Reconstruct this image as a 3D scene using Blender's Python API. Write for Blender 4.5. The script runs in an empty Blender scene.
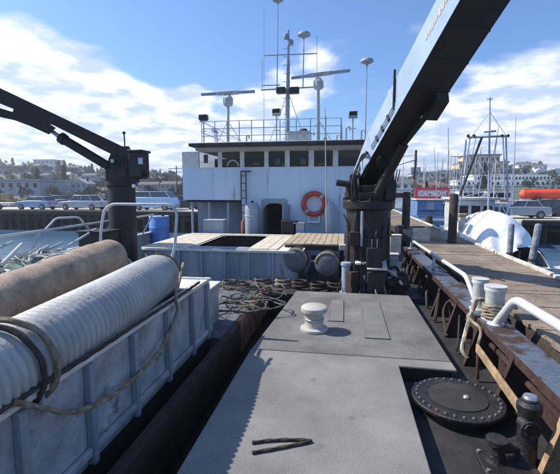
import bpy, bmesh, math, random
from mathutils import Vector, Matrix, noise
import numpy as np
R = math.radians
rnd = random.Random(7)
SC = bpy.context.scene
COL = SC.collection

# ------------------------------------------------------------------ camera, sky, sun, exposure
CAMZ, FPX, YAW, PIT = 2.2, 400.0, R(9.2), R(6.7)
cd = bpy.data.cameras.new('camera'); cam = bpy.data.objects.new('camera', cd); COL.objects.link(cam)
cam.location = (0, 0, CAMZ); cam.rotation_euler = (math.pi/2 - PIT, 0, YAW)
cd.sensor_width = 36; cd.lens = FPX/560*36; cd.clip_end = 5000; cd.clip_start = .05
SC.camera = cam
SC.view_settings.view_transform = 'Standard'; SC.view_settings.look = 'None'
SC.view_settings.gamma = 1; SC.view_settings.exposure = 0.42
CM = Matrix.Rotation(YAW, 3, 'Z') @ Matrix.Rotation(math.pi/2 - PIT, 3, 'X')
def ray(px, py): return CM @ Vector((px - 280, 237 - py, -FPX))
def W(px, py, Y=None, z=None):          # a measured photo point at a known distance Y or height z
    d = ray(px, py)
    t = Y/d.y if Y is not None else (z - CAMZ)/d.z
    return Vector((0, 0, CAMZ)) + d*t
def XA(px, Y): return W(px, 190, Y=Y).x
def WX(px, py, X): d = ray(px, py); return Vector((0, 0, CAMZ)) + d*(X/d.x)

SUN_EL, SUN_AZ = R(45), math.atan2(-1, .07)      # light comes from the left, slightly ahead
sd = Vector((math.sin(SUN_AZ)*math.cos(SUN_EL), math.cos(SUN_AZ)*math.cos(SUN_EL), math.sin(SUN_EL)))
sl = bpy.data.lights.new('sun', 'SUN'); sl.energy = 5.0; sl.angle = R(.5); sl.color = (1, .93, .83)
so = bpy.data.objects.new('sun', sl); COL.objects.link(so)
so.rotation_euler = (-sd).to_track_quat('-Z', 'Y').to_euler()

w = bpy.data.worlds.new('World'); SC.world = w; w.use_nodes = True
nt = w.node_tree; nt.nodes.clear(); L = nt.links.new
def N(t, **k):
    n = nt.nodes.new(t)
    for a, b in k.items(): setattr(n, a, b)
    return n
def mth(op, a, b=None, c=None, clamp=False):
    n = N('ShaderNodeMath', operation=op, use_clamp=clamp)
    for i, v in enumerate((a, b, c)):
        if v is None: continue
        if isinstance(v, (int, float)): n.inputs[i].default_value = v
        else: L(v, n.inputs[i])
    return n.outputs[0]
wo = N('ShaderNodeOutputWorld'); bg = N('ShaderNodeBackground'); bg.inputs[1].default_value = .077; L(bg.outputs[0], wo.inputs[0])
sky = N('ShaderNodeTexSky', sky_type='NISHITA', sun_disc=False, sun_elevation=SUN_EL, sun_rotation=SUN_AZ % (2*math.pi), altitude=0, air_density=1.0, dust_density=1.2, ozone_density=2.5)
tc = N('ShaderNodeTexCoord'); sx = N('ShaderNodeSeparateXYZ'); L(tc.outputs['Generated'], sx.inputs[0])
den = mth('ADD', mth('MAXIMUM', sx.outputs[2], 0.0), .16)
cx = N('ShaderNodeCombineXYZ'); L(mth('DIVIDE', sx.outputs[0], den), cx.inputs[0]); L(mth('DIVIDE', sx.outputs[1], den), cx.inputs[1])
n1 = N('ShaderNodeTexNoise'); n1.inputs['Scale'].default_value = 1.5; n1.inputs['Detail'].default_value = 9; n1.inputs['Roughness'].default_value = .58; n1.inputs['Distortion'].default_value = .3
L(cx.outputs[0], n1.inputs['Vector'])
def blob(px, py, rad, amt):
    d = ray(px, py).normalized()
    dp = N('ShaderNodeVectorMath', operation='DOT_PRODUCT'); L(tc.outputs['Generated'], dp.inputs[0]); dp.inputs[1].default_value = d
    mr = N('ShaderNodeMapRange', interpolation_type='SMOOTHSTEP'); L(dp.outputs['Value'], mr.inputs[0])
    mr.inputs[1].default_value = math.cos(R(rad)); mr.inputs[2].default_value = math.cos(R(rad*.25)); mr.inputs[3].default_value = 0; mr.inputs[4].default_value = amt
    return mr.outputs[0]
cov = blob(55, 90, 10, .24)
for b in ((10, 85, 10, .25), (110, 110, 9, .25), (160, 130, 9, .26), (60, 150, 12, .10), (20, 175, 12, .10), (95, 112, 3.5, -.2), (45, 150, 6, -.06), (150, 75, 4, -.1), (240, 125, 7, .2), (300, 75, 6, .17), (195, 96, 3, .16), (270, 102, 5, .2), (480, 105, 8, .09), (545, 115, 11, .17), (455, 140, 12, .15), (530, 155, 12, .2), (420, 95, 6, .05),
          (330, 40, 5, .08), (120, 10, 12, -.14), (230, 20, 12, -.14), (540, 30, 12, -.12), (360, 20, 8, -.1), (160, 50, 8, -.15), (340, 130, 6, -.05)):
    cov = mth('ADD', cov, blob(*b))
low = N('ShaderNodeMapRange'); L(sx.outputs[2], low.inputs[0]); low.inputs[1].default_value = .22; low.inputs[2].default_value = 0; low.inputs[3].default_value = 0; low.inputs[4].default_value = .1
cov = mth('ADD', cov, low.outputs[0])
mask = N('ShaderNodeMapRange', interpolation_type='SMOOTHSTEP'); L(mth('ADD', n1.outputs[0], cov), mask.inputs[0])
mask.inputs[1].default_value = .53; mask.inputs[2].default_value = .74; mask.inputs[3].default_value = 0; mask.inputs[4].default_value = .97
n2 = N('ShaderNodeTexNoise'); n2.inputs['Scale'].default_value = 4.5; n2.inputs['Detail'].default_value = 5; L(cx.outputs[0], n2.inputs['Vector'])
cr = N('ShaderNodeValToRGB'); L(n2.outputs[0], cr.inputs[0])
cr.color_ramp.elements[0].position = .40; cr.color_ramp.elements[0].color = (6.2, 7.6, 10.4, 1)
cr.color_ramp.elements[1].position = .60; cr.color_ramp.elements[1].color = (12.4, 12.5, 12.7, 1)
tint = N('ShaderNodeMix', data_type='RGBA', blend_type='MULTIPLY'); tint.inputs[0].default_value = 1
L(sky.outputs[0], tint.inputs[6]); tint.inputs[7].default_value = (1.0, 1.42, 1.95, 1)
mx = N('ShaderNodeMix', data_type='RGBA'); L(mask.outputs[0], mx.inputs[0]); L(tint.outputs[2], mx.inputs[6]); L(cr.outputs[0], mx.inputs[7])
L(mx.outputs[2], bg.inputs[0])

# ------------------------------------------------------------------ materials
def mat(name, col, rough=.6, metal=0., var=.18, vs=2.5, bump=.15, bs=30, rust=0., rcol=(.12, .045, .02), rs=3., spec=.5, col2=None, streak=False, speck=0., trans=0.):
    m = bpy.data.materials.new(name); m.use_nodes = True; t = m.node_tree; ns = t.nodes; lk = t.links.new
    b = ns['Principled BSDF']; b.inputs['Roughness'].default_value = rough; b.inputs['Metallic'].default_value = metal
    b.inputs['Specular IOR Level'].default_value = spec
    if trans: b.inputs['Transmission Weight'].default_value = trans
    c = ns.new('ShaderNodeTexCoord')
    vec = c.outputs['Object']
    if streak:
        mp = ns.new('ShaderNodeMapping'); mp.inputs['Scale'].default_value = (1, 1, .09); lk(vec, mp.inputs[0]); svec = mp.outputs[0]
    else: svec = vec
    a = ns.new('ShaderNodeTexNoise'); a.inputs['Scale'].default_value = vs; a.inputs['Detail'].default_value = 8; a.inputs['Roughness'].default_value = .62; lk(svec, a.inputs['Vector'])
    r = ns.new('ShaderNodeValToRGB'); lk(a.outputs[0], r.inputs[0])
    lo = [x*(1-var*1.6) for x in col]; hi = [min(1, x*(1+var)) for x in col]
    if col2: lo = col2
    r.color_ramp.elements[0].position = .33; r.color_ramp.elements[0].color = (*lo, 1)
    r.color_ramp.elements[1].position = .68; r.color_ramp.elements[1].color = (*hi, 1)
    out = r.outputs[0]
    if speck:
        s = ns.new('ShaderNodeTexNoise'); s.inputs['Scale'].default_value = 130; s.inputs['Detail'].default_value = 3; lk(vec, s.inputs['Vector'])
        sr = ns.new('ShaderNodeMapRange'); lk(s.outputs[0], sr.inputs[0]); sr.inputs[1].default_value = .3; sr.inputs[2].default_value = .7; sr.inputs[3].default_value = 1-speck; sr.inputs[4].default_value = 1+speck
        mm = ns.new('ShaderNodeMix'); mm.data_type = 'RGBA'; mm.blend_type = 'MULTIPLY'; mm.inputs[0].default_value = 1; lk(out, mm.inputs[6]); lk(sr.outputs[0], mm.inputs[7]); out = mm.outputs[2]
    if rust:
        q = ns.new('ShaderNodeTexNoise'); q.inputs['Scale'].default_value = rs; q.inputs['Detail'].default_value = 10; q.inputs['Roughness'].default_value = .7; lk(svec, q.inputs['Vector'])
        qr = ns.new('ShaderNodeMapRange'); lk(q.outputs[0], qr.inputs[0]); qr.inputs[1].default_value = .72-rust*.42; qr.inputs[2].default_value = .80-rust*.38
        q2 = ns.new('ShaderNodeTexNoise'); q2.inputs['Scale'].default_value = 18; q2.inputs['Detail'].default_value = 4; lk(vec, q2.inputs['Vector'])
        rr = ns.new('ShaderNodeValToRGB'); lk(q2.outputs[0], rr.inputs[0])
        rr.color_ramp.elements[0].color = (*[x*.45 for x in rcol], 1); rr.color_ramp.elements[1].color = (*[x*1.6 for x in rcol], 1)
        m2 = ns.new('ShaderNodeMix'); m2.data_type = 'RGBA'; lk(qr.outputs[0], m2.inputs[0]); lk(out, m2.inputs[6]); lk(rr.outputs[0], m2.inputs[7]); out = m2.outputs[2]
        r3 = ns.new('ShaderNodeMapRange'); lk(qr.outputs[0], r3.inputs[0]); r3.inputs[3].default_value = rough; r3.inputs[4].default_value = .85; lk(r3.outputs[0], b.inputs['Roughness'])
    lk(out, b.inputs['Base Color'])
    if bump:
        u = ns.new('ShaderNodeTexNoise'); u.inputs['Scale'].default_value = bs; u.inputs['Detail'].default_value = 5; lk(vec, u.inputs['Vector'])
        bp = ns.new('ShaderNodeBump'); bp.inputs['Strength'].default_value = min(1, bump*2); bp.inputs['Distance'].default_value = .5/bs; lk(u.outputs[0], bp.inputs['Height']); lk(bp.outputs[0], b.inputs['Normal'])
    return m
M = {}
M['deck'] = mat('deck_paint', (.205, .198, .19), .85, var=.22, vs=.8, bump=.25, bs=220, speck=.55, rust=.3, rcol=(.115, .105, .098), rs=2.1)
M['deckdark'] = mat('worn_deck_paint', (.155, .15, .146), .85, var=.25, vs=1.1, bump=.25, bs=220, speck=.6, rust=.3, rcol=(.13, .115, .10), rs=2)
M['patch'] = mat('deck_patch', (.165, .16, .156), .8, var=.12, vs=2, bump=.4, bs=90, speck=.14)
M['weld'] = mat('weld_dirt', (.17, .155, .145), .8, var=.2)
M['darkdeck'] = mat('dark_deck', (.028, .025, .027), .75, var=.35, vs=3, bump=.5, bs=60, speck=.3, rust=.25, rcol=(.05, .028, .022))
M['bilge'] = mat('grimy_steel', (.018, .013, .012), .9, var=.4, rust=.4, rcol=(.03, .015, .012))
M['iron'] = mat('black_iron', (.017, .015, .017), .55, var=.4, vs=5, bump=.5, bs=40, rust=.36, rcol=(.035, .018, .013), rs=5, speck=.2)
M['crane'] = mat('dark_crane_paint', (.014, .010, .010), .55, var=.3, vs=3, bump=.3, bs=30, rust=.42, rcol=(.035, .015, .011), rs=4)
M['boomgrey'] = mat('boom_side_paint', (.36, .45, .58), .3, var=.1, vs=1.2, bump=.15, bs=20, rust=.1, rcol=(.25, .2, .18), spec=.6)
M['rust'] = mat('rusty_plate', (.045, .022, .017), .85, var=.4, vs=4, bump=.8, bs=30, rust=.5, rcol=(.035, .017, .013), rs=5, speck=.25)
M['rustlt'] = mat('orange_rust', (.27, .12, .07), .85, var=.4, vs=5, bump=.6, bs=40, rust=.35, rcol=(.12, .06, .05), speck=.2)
M['tan'] = mat('weathered_timber', (.36, .25, .14), .8, var=.3, vs=6, bump=.5, bs=40, speck=.15, rust=.3, rcol=(.14, .08, .05))
M['capsteel'] = mat('worn_cap_steel', (.16, .20, .26), .24, metal=.35, var=.35, vs=2.5, bump=.3, bs=25, rust=.62, rcol=(.06, .035, .026), rs=2.5)
M['whitepipe'] = mat('white_pipe_paint', (.52, .53, .52), .4, var=.08, vs=4, bump=.12, bs=30, rust=.16, rcol=(.3, .22, .16), rs=6)
M['greypipe'] = mat('grey_pipe_paint', (.42, .46, .5), .4, var=.15, vs=4, rust=.2, rcol=(.2, .15, .12), rs=6)
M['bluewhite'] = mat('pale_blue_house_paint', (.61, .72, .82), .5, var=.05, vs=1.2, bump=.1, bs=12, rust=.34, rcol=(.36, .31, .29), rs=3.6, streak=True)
M['ruststain'] = mat('rust_stain', (.42, .36, .34), .8, var=.2, vs=9, rust=.4, rcol=(.30, .19, .14), rs=9)
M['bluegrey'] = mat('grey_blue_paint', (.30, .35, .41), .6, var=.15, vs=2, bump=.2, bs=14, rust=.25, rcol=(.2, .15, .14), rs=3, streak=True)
M['cream'] = mat('cream_trim_paint', (.46, .44, .385), .5, var=.1, vs=4, rust=.2, rcol=(.3, .22, .16), rs=4)
M['trimwhite'] = mat('worn_white_trim', (.70, .69, .64), .5, var=.12, vs=4, rust=.25, rcol=(.35, .27, .2), rs=4)
M['roofdark'] = mat('dark_roof', (.05, .05, .052), .8, var=.3, bump=.3)
M['binwall'] = mat('bin_blue_grey', (.37, .385, .40), .6, var=.28, vs=2.2, bump=.25, bs=14, rust=.34, rcol=(.16, .145, .14), rs=3.5, speck=.1)
M['bintop'] = mat('bin_top_cream', (.66, .63, .56), .6, var=.15, vs=4, bump=.2, rust=.25, rcol=(.35, .27, .2), rs=5)
M['hatchwall'] = mat('coaming_blue_grey', (.28, .31, .345), .55, var=.25, vs=2.2, bump=.2, bs=14, rust=.42, rcol=(.15, .14, .15), rs=3.2, streak=True)
M['plank'] = mat('pale_planks', (.60, .53, .42), .8, var=.2, vs=7, bump=.4, bs=50, speck=.12, rust=.2, rcol=(.3, .22, .15), rs=8)
M['plankb'] = mat('tan_planks', (.40, .32, .22), .85, var=.25, vs=7, bump=.5, bs=50, speck=.15)
M['hose'] = mat('ribbed_hose_rubber', (.37, .37, .355), .55, var=.14, vs=3, bump=.15, bs=25, rust=.18, rcol=(.3, .27, .24), rs=4, speck=.06)
M['canvas'] = mat('brown_canvas_hose', (.34, .26, .195), .9, var=.25, vs=4, bump=.5, bs=60, speck=.22, rust=.3, rcol=(.16, .11, .085), rs=7)
M['rope'] = mat('old_rope', (.27, .22, .15), .95, var=.3, vs=12, bump=1, bs=70, speck=.2)
M['darkrope'] = mat('dark_rope', (.055, .04, .035), .95, var=.3, vs=12, bump=1, bs=70)
M['greyrope'] = mat('dull_grey_rope', (.13, .12, .10), .95, var=.3, vs=12, bump=1, bs=70)
M['palerope'] = mat('pale_rope', (.52, .51, .45), .9, var=.2, vs=12, bump=1, bs=70)
M['greenpole'] = mat('pale_green_pole', (.35, .46, .42), .6, var=.2, vs=5)
M['net'] = mat('green_net', (.22, .30, .27), .95, var=.4, vs=6, bump=1, bs=60, speck=.3)
M['redring'] = mat('red_ring', (.50, .06, .045), .5, var=.15, vs=6, rust=.15, rcol=(.25, .1, .08))
M['white'] = mat('white_paint', (.8, .8, .78), .5, var=.06)
M['offwhite'] = mat('off_white_paint', (.48, .49, .47), .6, var=.2, vs=5, rust=.3, rcol=(.3, .24, .18), rs=5)
M['darkint'] = mat('dark_interior', (.03, .018, .016), .8, var=.4)
M['glass'] = mat('dark_glass', (.016, .010, .010), .12, var=.1, bump=0, spec=.3)
M['bluedrum'] = mat('blue_plastic', (.10, .24, .60), .45, var=.12, vs=5)
M['paneglass'] = mat('wheelhouse_glass', (.03, .03, .035), .08, var=.1, bump=0, spec=.5); M['paneglass'].node_tree.nodes['Principled BSDF'].inputs['Alpha'].default_value = .35
M['black'] = mat('black_rubber', (.018, .018, .02), .6, var=.3)
M['steel'] = mat('bare_steel', (.5, .5, .5), .35, metal=.8, var=.15, bump=.1)
M['drumgrey'] = mat('drum_grey_paint', (.12, .13, .145), .7, var=.25, vs=4, rust=.35, rcol=(.12, .09, .08), rs=6)
M['mast'] = mat('mast_paint', (.30, .35, .42), .5, var=.15, rust=.2, rcol=(.25, .17, .13))
M['dock'] = mat('dock_planking', (.235, .18, .135), .92, var=.25, vs=1.8, bump=.9, bs=22, speck=.6, rust=.35, rcol=(.10, .075, .055), rs=5)
M['pile'] = mat('dock_pile', (.055, .04, .033), .95, var=.4, vs=4, bump=.9, bs=18, speck=.3)
M['greypile'] = mat('grey_pile', (.22, .25, .29), .9, var=.3, vs=4, bump=.8, bs=18, speck=.25)
M['kerb'] = mat('worn_white_kerb', (.58, .55, .48), .85, var=.3, vs=5, bump=.5, rust=.35, rcol=(.25, .18, .12), rs=3)
M['concrete'] = mat('pale_wharf_top', (.50, .47, .42), .9, var=.15, vs=.6, bump=.3)
M['tarp'] = mat('white_tarp', (.80, .82, .84), .38, var=.06, vs=1.5, bump=.1, bs=10)
M['orange'] = mat('orange_red_paint', (.78, .085, .035), .55, var=.12, vs=1.5)
M['red'] = mat('red_trim', (.62, .04, .07), .6, var=.1)
M['bluehull'] = mat('blue_hull_paint', (.12, .22, .40), .45, var=.18, vs=1.2, rust=.1)
M['darkhull'] = mat('dark_hull_paint', (.03, .035, .05), .5, var=.3)
M['leafA'] = mat('dark_foliage', (.035, .055, .025), .8, var=.4, vs=.8, bump=0, col2=(.02, .03, .018))
M['leafB'] = mat('olive_foliage', (.065, .08, .035), .8, var=.4, vs=.8, bump=0, col2=(.03, .045, .02))
M['bark'] = mat('bark', (.08, .055, .04), .9)
M['hill'] = mat('hillside_ground', (.11, .11, .08), .95, var=.4, vs=.02, bump=.3, bs=.3, rust=.4, rcol=(.05, .06, .03), rs=.05)

def water_mat():
    m = bpy.data.materials.new('harbour_water'); m.use_nodes = True; t = m.node_tree; ns = t.nodes; lk = t.links.new
    b = ns['Principled BSDF']; b.inputs['Base Color'].default_value = (.07, .14, .23, 1); b.inputs['Roughness'].default_value = .07; b.inputs['IOR'].default_value = 1.33
    c = ns.new('ShaderNodeTexCoord'); mp = ns.new('ShaderNodeMapping'); mp.inputs['Scale'].default_value = (1, 1.3, 1); lk(c.outputs['Object'], mp.inputs[0])
    a = ns.new('ShaderNodeTexNoise'); a.inputs['Scale'].default_value = 1.6; a.inputs['Detail'].default_value = 6; a.inputs['Roughness'].default_value = .6; a.inputs['Distortion'].default_value = .6; lk(mp.outputs[0], a.inputs['Vector'])
    bp = ns.new('ShaderNodeBump'); bp.inputs['Strength'].default_value = .4; bp.inputs['Distance'].default_value = .14; lk(a.outputs[0], bp.inputs['Height']); lk(bp.outputs[0], b.inputs['Normal'])
    return m
M['water'] = water_mat()

# ------------------------------------------------------------------ mesh builder
def frame(d, up=Vector((0, 0, 1))):
    d = d.normalized()
    if abs(d.dot(up)) > .98: up = Vector((0, 1, 0))
    s = d.cross(up).normalized(); u = s.cross(d).normalized()
    return s, u
class MB:
    def __init__(s): s.v = []; s.f = []
    def add(s, vs, fs):
        o = len(s.v); s.v += [tuple(v) for v in vs]; s.f += [tuple(i+o for i in f) for f in fs]; return s
    def box(s, c, d, rz=0, rx=0, ry=0):
        m = Matrix.Rotation(rz, 3, 'Z') @ Matrix.Rotation(ry, 3, 'Y') @ Matrix.Rotation(rx, 3, 'X'); c = Vector(c)
        vs = [c + m @ Vector((x*d[0]/2, y*d[1]/2, z*d[2]/2)) for z in (-1, 1) for y in (-1, 1) for x in (-1, 1)]
        return s.add(vs, [(0, 2, 3, 1), (4, 5, 7, 6), (0, 1, 5, 4), (2, 6, 7, 3), (0, 4, 6, 2), (1, 3, 7, 5)])
    def b2(s, x0, x1, y0, y1, z0, z1): return s.box(((x0+x1)/2, (y0+y1)/2, (z0+z1)/2), (abs(x1-x0), abs(y1-y0), abs(z1-z0)))
    def beam(s, p0, p1, wd, h, wd1=None, h1=None, up=Vector((0, 0, 1))):
        p0, p1 = Vector(p0), Vector(p1); sx_, u = frame(p1-p0, up); wd1 = wd1 or wd; h1 = h1 or h
        vs = []
        for p, a, b in ((p0, wd, h), (p1, wd1, h1)):
            vs += [p - sx_*a/2 - u*b/2, p + sx_*a/2 - u*b/2, p + sx_*a/2 + u*b/2, p - sx_*a/2 + u*b/2]
        return s.add(vs, [(3, 2, 1, 0), (4, 5, 6, 7), (0, 1, 5, 4), (1, 2, 6, 5), (2, 3, 7, 6), (3, 0, 4, 7)])
    def tube(s, pts, r, n=8, closed=False, smooth=0):
        pts = [Vector(p) for p in pts]
        if smooth: pts = catmull(pts, smooth, closed)
        k = len(pts); vs = []; fs = []; rr = r if callable(r) else (lambda t: r)
        pu = None
        for i, p in enumerate(pts):
            a = pts[(i-1) % k] if (i > 0 or closed) else pts[i]; b = pts[(i+1) % k] if (i < k-1 or closed) else pts[i]
            d = (b-a)
            if d.length < 1e-9: d = Vector((0, 0, 1))
            d.normalize()
            if pu is None: sx_, u = frame(d)
            else:
                u = pu - d*pu.dot(d)
                u = u.normalized() if u.length > 1e-6 else frame(d)[1]
                sx_ = d.cross(u)
            pu = u; q = rr(i/max(1, k-1))
            for j in range(n):
                an = 2*math.pi*j/n; vs.append(p + sx_*math.cos(an)*q + u*math.sin(an)*q)
        m = k if closed else k-1
        for i in range(m):
            for j in range(n):
                a = i*n+j; b = i*n+(j+1) % n; c = ((i+1) % k)*n+(j+1) % n; d = ((i+1) % k)*n+j
                fs.append((a, b, c, d))
        if not closed: fs += [tuple(range(n))[::-1], tuple((k-1)*n+j for j in range(n))]
        return s.add(vs, fs)
    def rope(s, pts, r, smooth=0, closed=False, lay=11.):
        pts = [Vector(p) for p in pts]
        if smooth: pts = catmull(pts, smooth, closed)
        if closed: pts = pts+[pts[0]]
        Ls = [0]
        for a, c in zip(pts, pts[1:]): Ls.append(Ls[-1]+(c-a).length)
        n = max(4, int(Ls[-1]/(r*1.1))); Q = []; k = 0
        for i in range(n+1):
            d = Ls[-1]*i/n
            while k < len(Ls)-2 and Ls[k+1] < d: k += 1
            Q.append(pts[k].lerp(pts[k+1], (d-Ls[k])/max(1e-9, Ls[k+1]-Ls[k])))
        m = 9; o = len(s.v); s.tube(Q, r, m)
        for i in range(n+1):
            c = Q[i]; sh = i*1.1/lay*2*math.pi
            for j in range(m):
                v = Vector(s.v[o+i*m+j]); q = 1+.15*math.cos(3*2*math.pi*j/m*1.0 - sh); s.v[o+i*m+j] = tuple(c+(v-c)*q)
        return s
    def cyl(s, p0, p1, r0, r1=None, n=16):
        p0, p1 = Vector(p0), Vector(p1); r1 = r0 if r1 is None else r1; sx_, u = frame(p1-p0)
        vs = [p + (sx_*math.cos(2*math.pi*j/n) + u*math.sin(2*math.pi*j/n))*r for p, r in ((p0, r0), (p1, r1)) for j in range(n)]
        return s.add(vs, [(j, (j+1) % n, n+(j+1) % n, n+j) for j in range(n)] + [tuple(range(n))[::-1], tuple(range(n, 2*n))])
    def lathe(s, prof, c=(0, 0, 0), axis=(0, 0, 1), n=24):
        c = Vector(c); ax = Vector(axis).normalized(); sx_, u = frame(ax); vs = []; fs = []
        for r, h in prof:
            for j in range(n):
                an = 2*math.pi*j/n; vs.append(c + ax*h + (sx_*math.cos(an) + u*math.sin(an))*max(r, 1e-4))
        for i in range(len(prof)-1):
            for j in range(n): fs.append((i*n+j, i*n+(j+1) % n, (i+1)*n+(j+1) % n, (i+1)*n+j))
        fs += [tuple(range(n))[::-1], tuple((len(prof)-1)*n+j for j in range(n))]
        return s.add(vs, fs)
    def prism(s, poly, ext):          # poly: list of 3D points, ext: extrude vector
        ext = Vector(ext); k = len(poly); vs = [Vector(p) for p in poly] + [Vector(p)+ext for p in poly]
        return s.add(vs, [tuple(range(k)), tuple(range(k, 2*k))[::-1]] + [(i, k+i, k+(i+1) % k, (i+1) % k) for i in range(k)])
    def torus(s, c, R_, r, axis=(0, 0, 1), n=28, m=10, a0=0, a1=2*math.pi):
        c = Vector(c); sx_, u = frame(Vector(axis)); full = a1-a0 > 6.2
        k = n if full else n+1
        return s.tube([c + (sx_*math.cos(a0+(a1-a0)*i/n) + u*math.sin(a0+(a1-a0)*i/n))*R_ for i in range(k)], r, m, closed=full)
    def build(s, name, m, parent=None, loc=None, bevel=0, smooth=True, fix=True, sharp=True):
        off = Vector((0, 0, 0)); p = parent
        while p is not None: off += p.location; p = p.parent
        me = bpy.data.meshes.new(name)
        base = Vector(loc) if loc is not None else Vector((0, 0, 0))
        q = off + base
        me.from_pydata([(v[0]-q.x, v[1]-q.y, v[2]-q.z) for v in s.v], [], s.f)
        if fix:
            bm = bmesh.new(); bm.from_mesh(me); bmesh.ops.recalc_face_normals(bm, faces=bm.faces); bm.to_mesh(me); bm.free()
        me.materials.append(m if not isinstance(m, str) else M[m])
        if smooth:
            me.polygons.foreach_set('use_smooth', [True]*len(me.polygons))
            if sharp: me.set_sharp_from_angle(angle=R(38))
        me.update()
        o = bpy.data.objects.new(name, me); COL.objects.link(o); o.location = base
        if parent is not None: o.parent = parent
        if bevel:
            bv = o.modifiers.new('edge', 'BEVEL'); bv.width = bevel; bv.segments = 2; bv.limit_method = 'ANGLE'; bv.angle_limit = R(40)
        return o
def catmull(P, k, closed=False):
    n = len(P); out = []
    rng = range(n) if closed else range(n-1)
    for i in rng:
        g = (lambda j: P[j % n]) if closed else (lambda j: P[max(0, min(n-1, j))])
        a, b, c, d = g(i-1), g(i), g(i+1), g(i+2)
        for t in range(k):
            t /= k
            out.append(.5*((2*b) + (c-a)*t + (2*a-5*b+4*c-d)*t*t + (3*b-a-3*c+d)*t**3))
    if not closed: out.append(P[-1])
    return out
def tag(o, label, cat, group=None, kind=None):
    if label: o['label'] = label
    if cat: o['category'] = cat
    if group: o['group'] = group
    if kind: o['kind'] = kind
    return o
def thing(name, loc, label, cat, group=None):
    o = bpy.data.objects.new(name, None); COL.objects.link(o); o.location = Vector(loc); o.empty_display_size = .2
    return tag(o, label, cat, group)
def struct(o): o['kind'] = 'structure'; return o
KIDS = {}
def copy_tree(o, parent=None, loc=None, rz=None, label=None, sc=None):
    c = o.copy(); COL.objects.link(c)
    if parent is not None: c.parent = parent
    if loc is not None: c.location = loc
    if rz is not None: c.rotation_euler = (0, 0, rz)
    if sc is not None: c.scale = sc
    if label: c['label'] = label
    for ch in kids(o): copy_tree(ch, c)
    return c
def kids(o):
    if o.name not in KIDS: KIDS[o.name] = [x for x in COL.objects if x.parent == o]
    return KIDS[o.name]
ORD = 'first second third fourth fifth sixth seventh eighth ninth tenth eleventh twelfth thirteenth fourteenth fifteenth sixteenth seventeenth eighteenth nineteenth twentieth'.split()
def dupmesh(o, parent=None, loc=None, rz=0):
    c = o.copy(); COL.objects.link(c); c.parent = parent
    if loc is not None: c.location = loc
    c.rotation_euler = (0, 0, rz); return c

# ------------------------------------------------------------------ water and land
WZ = -1.85
mb = MB(); mb.add([(-1500, -300, WZ), (1500, -300, WZ), (1500, 3000, WZ), (-1500, 3000, WZ)], [(0, 1, 2, 3)])
struct(mb.build('harbour_water', 'water', smooth=False))
def lerpt(x, tab):
    if x <= tab[0][0]: return tab[0][1]
    for (a, b), (c, d) in zip(tab, tab[1:]):
        if x <= c: return b + (d-b)*(x-a)/(c-a)
    return tab[-1][1]
RIDGE = [(-400, 10), (-60, 16), (0, 16), (40, 15), (70, 13), (120, 11), (190, 9), (300, 6), (400, 4.5), (430, 6), (460, 13), (512, 13.5), (530, 9), (560, 8), (700, 8)]
def terr(x, y):
    if y < 60: return -3
    px = 345 + 400*x/max(y, 1)
    h = lerpt(px, RIDGE)
    t = max(0, min(1, (y-75)/190)); t = t*t*(3-2*t)
    return min(.35, -3 + (y-60)*.9) + h*t + noise.noise(Vector((x*.02, y*.02, 0)))*1.2*t
mb = MB(); gx, gy = 120, 60; vs = []
for j in range(gy+1):
    y = 58 + (j/gy)**1.6*1400
    for i in range(gx+1):
        x = (i/gx-.5)*2*(y*1.5+40)
        vs.append((x, y, terr(x, y) if y < 500 else terr(x, y)-(y-500)*.01))
mb.add(vs, [(j*(gx+1)+i, j*(gx+1)+i+1, (j+1)*(gx+1)+i+1, (j+1)*(gx+1)+i) for j in range(gy) for i in range(gx)])
struct(mb.build('hillside_ground', 'hill'))

# ------------------------------------------------------------------ the ship: hull and decks
mb = MB()
mb.prism([(-6.75, -6, -2.6), (2.22, -6, -2.6), (2.22, 13, -2.6), (1.5, 22, -2.6), (-2.3, 30, -2.6), (-6.1, 22, -2.6), (-6.75, 13, -2.6)], (0, 0, 1.95))
struct(mb.build('ship_hull', 'bilge', smooth=False))
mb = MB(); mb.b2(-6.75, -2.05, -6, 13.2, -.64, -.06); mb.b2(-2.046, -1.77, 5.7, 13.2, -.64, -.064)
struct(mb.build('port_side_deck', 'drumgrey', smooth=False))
mb = MB(); mb.b2(.6, 2.2, -6, 13.2, -.64, -.2)
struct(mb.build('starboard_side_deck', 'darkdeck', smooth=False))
mb = MB(); mb.prism([(-1.27, -4, -.035), (.70, -4, -.035), (.71, 5.0, -.035), (1.40, 4.98, -.035), (1.395, 5.22, -.035), (-1.26, 5.22, -.035)], (0, 0, .035))
md = mb.build('main_deck', 'deck', smooth=False, bevel=.012); struct(md)
mb = MB(); mb.prism([(-1.255, 5.226, -.035), (1.395, 5.226, -.035), (1.36, 8.55, -.035), (-1.02, 8.55, -.035)], (0, 0, .033))
md = mb.build('forward_deck', 'deckdark', smooth=False, bevel=.012); struct(md)
mb = MB(); mb.prism([(-1.22, -4, -.6), (.66, -4, -.6), (.66, 5.0, -.6), (1.35, 5.0, -.6), (1.3, 8.5, -.6), (-.98, 8.5, -.6), (-1.22, 5.2, -.6)], (0, 0, .56)); struct(mb.build('deck_support', 'bilge', smooth=False))
mb = MB(); mb.b2(-2.04, 2.2, 8.62, 20, -.64, -.1); struct(mb.build('working_deck', 'darkdeck', smooth=False))
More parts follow.
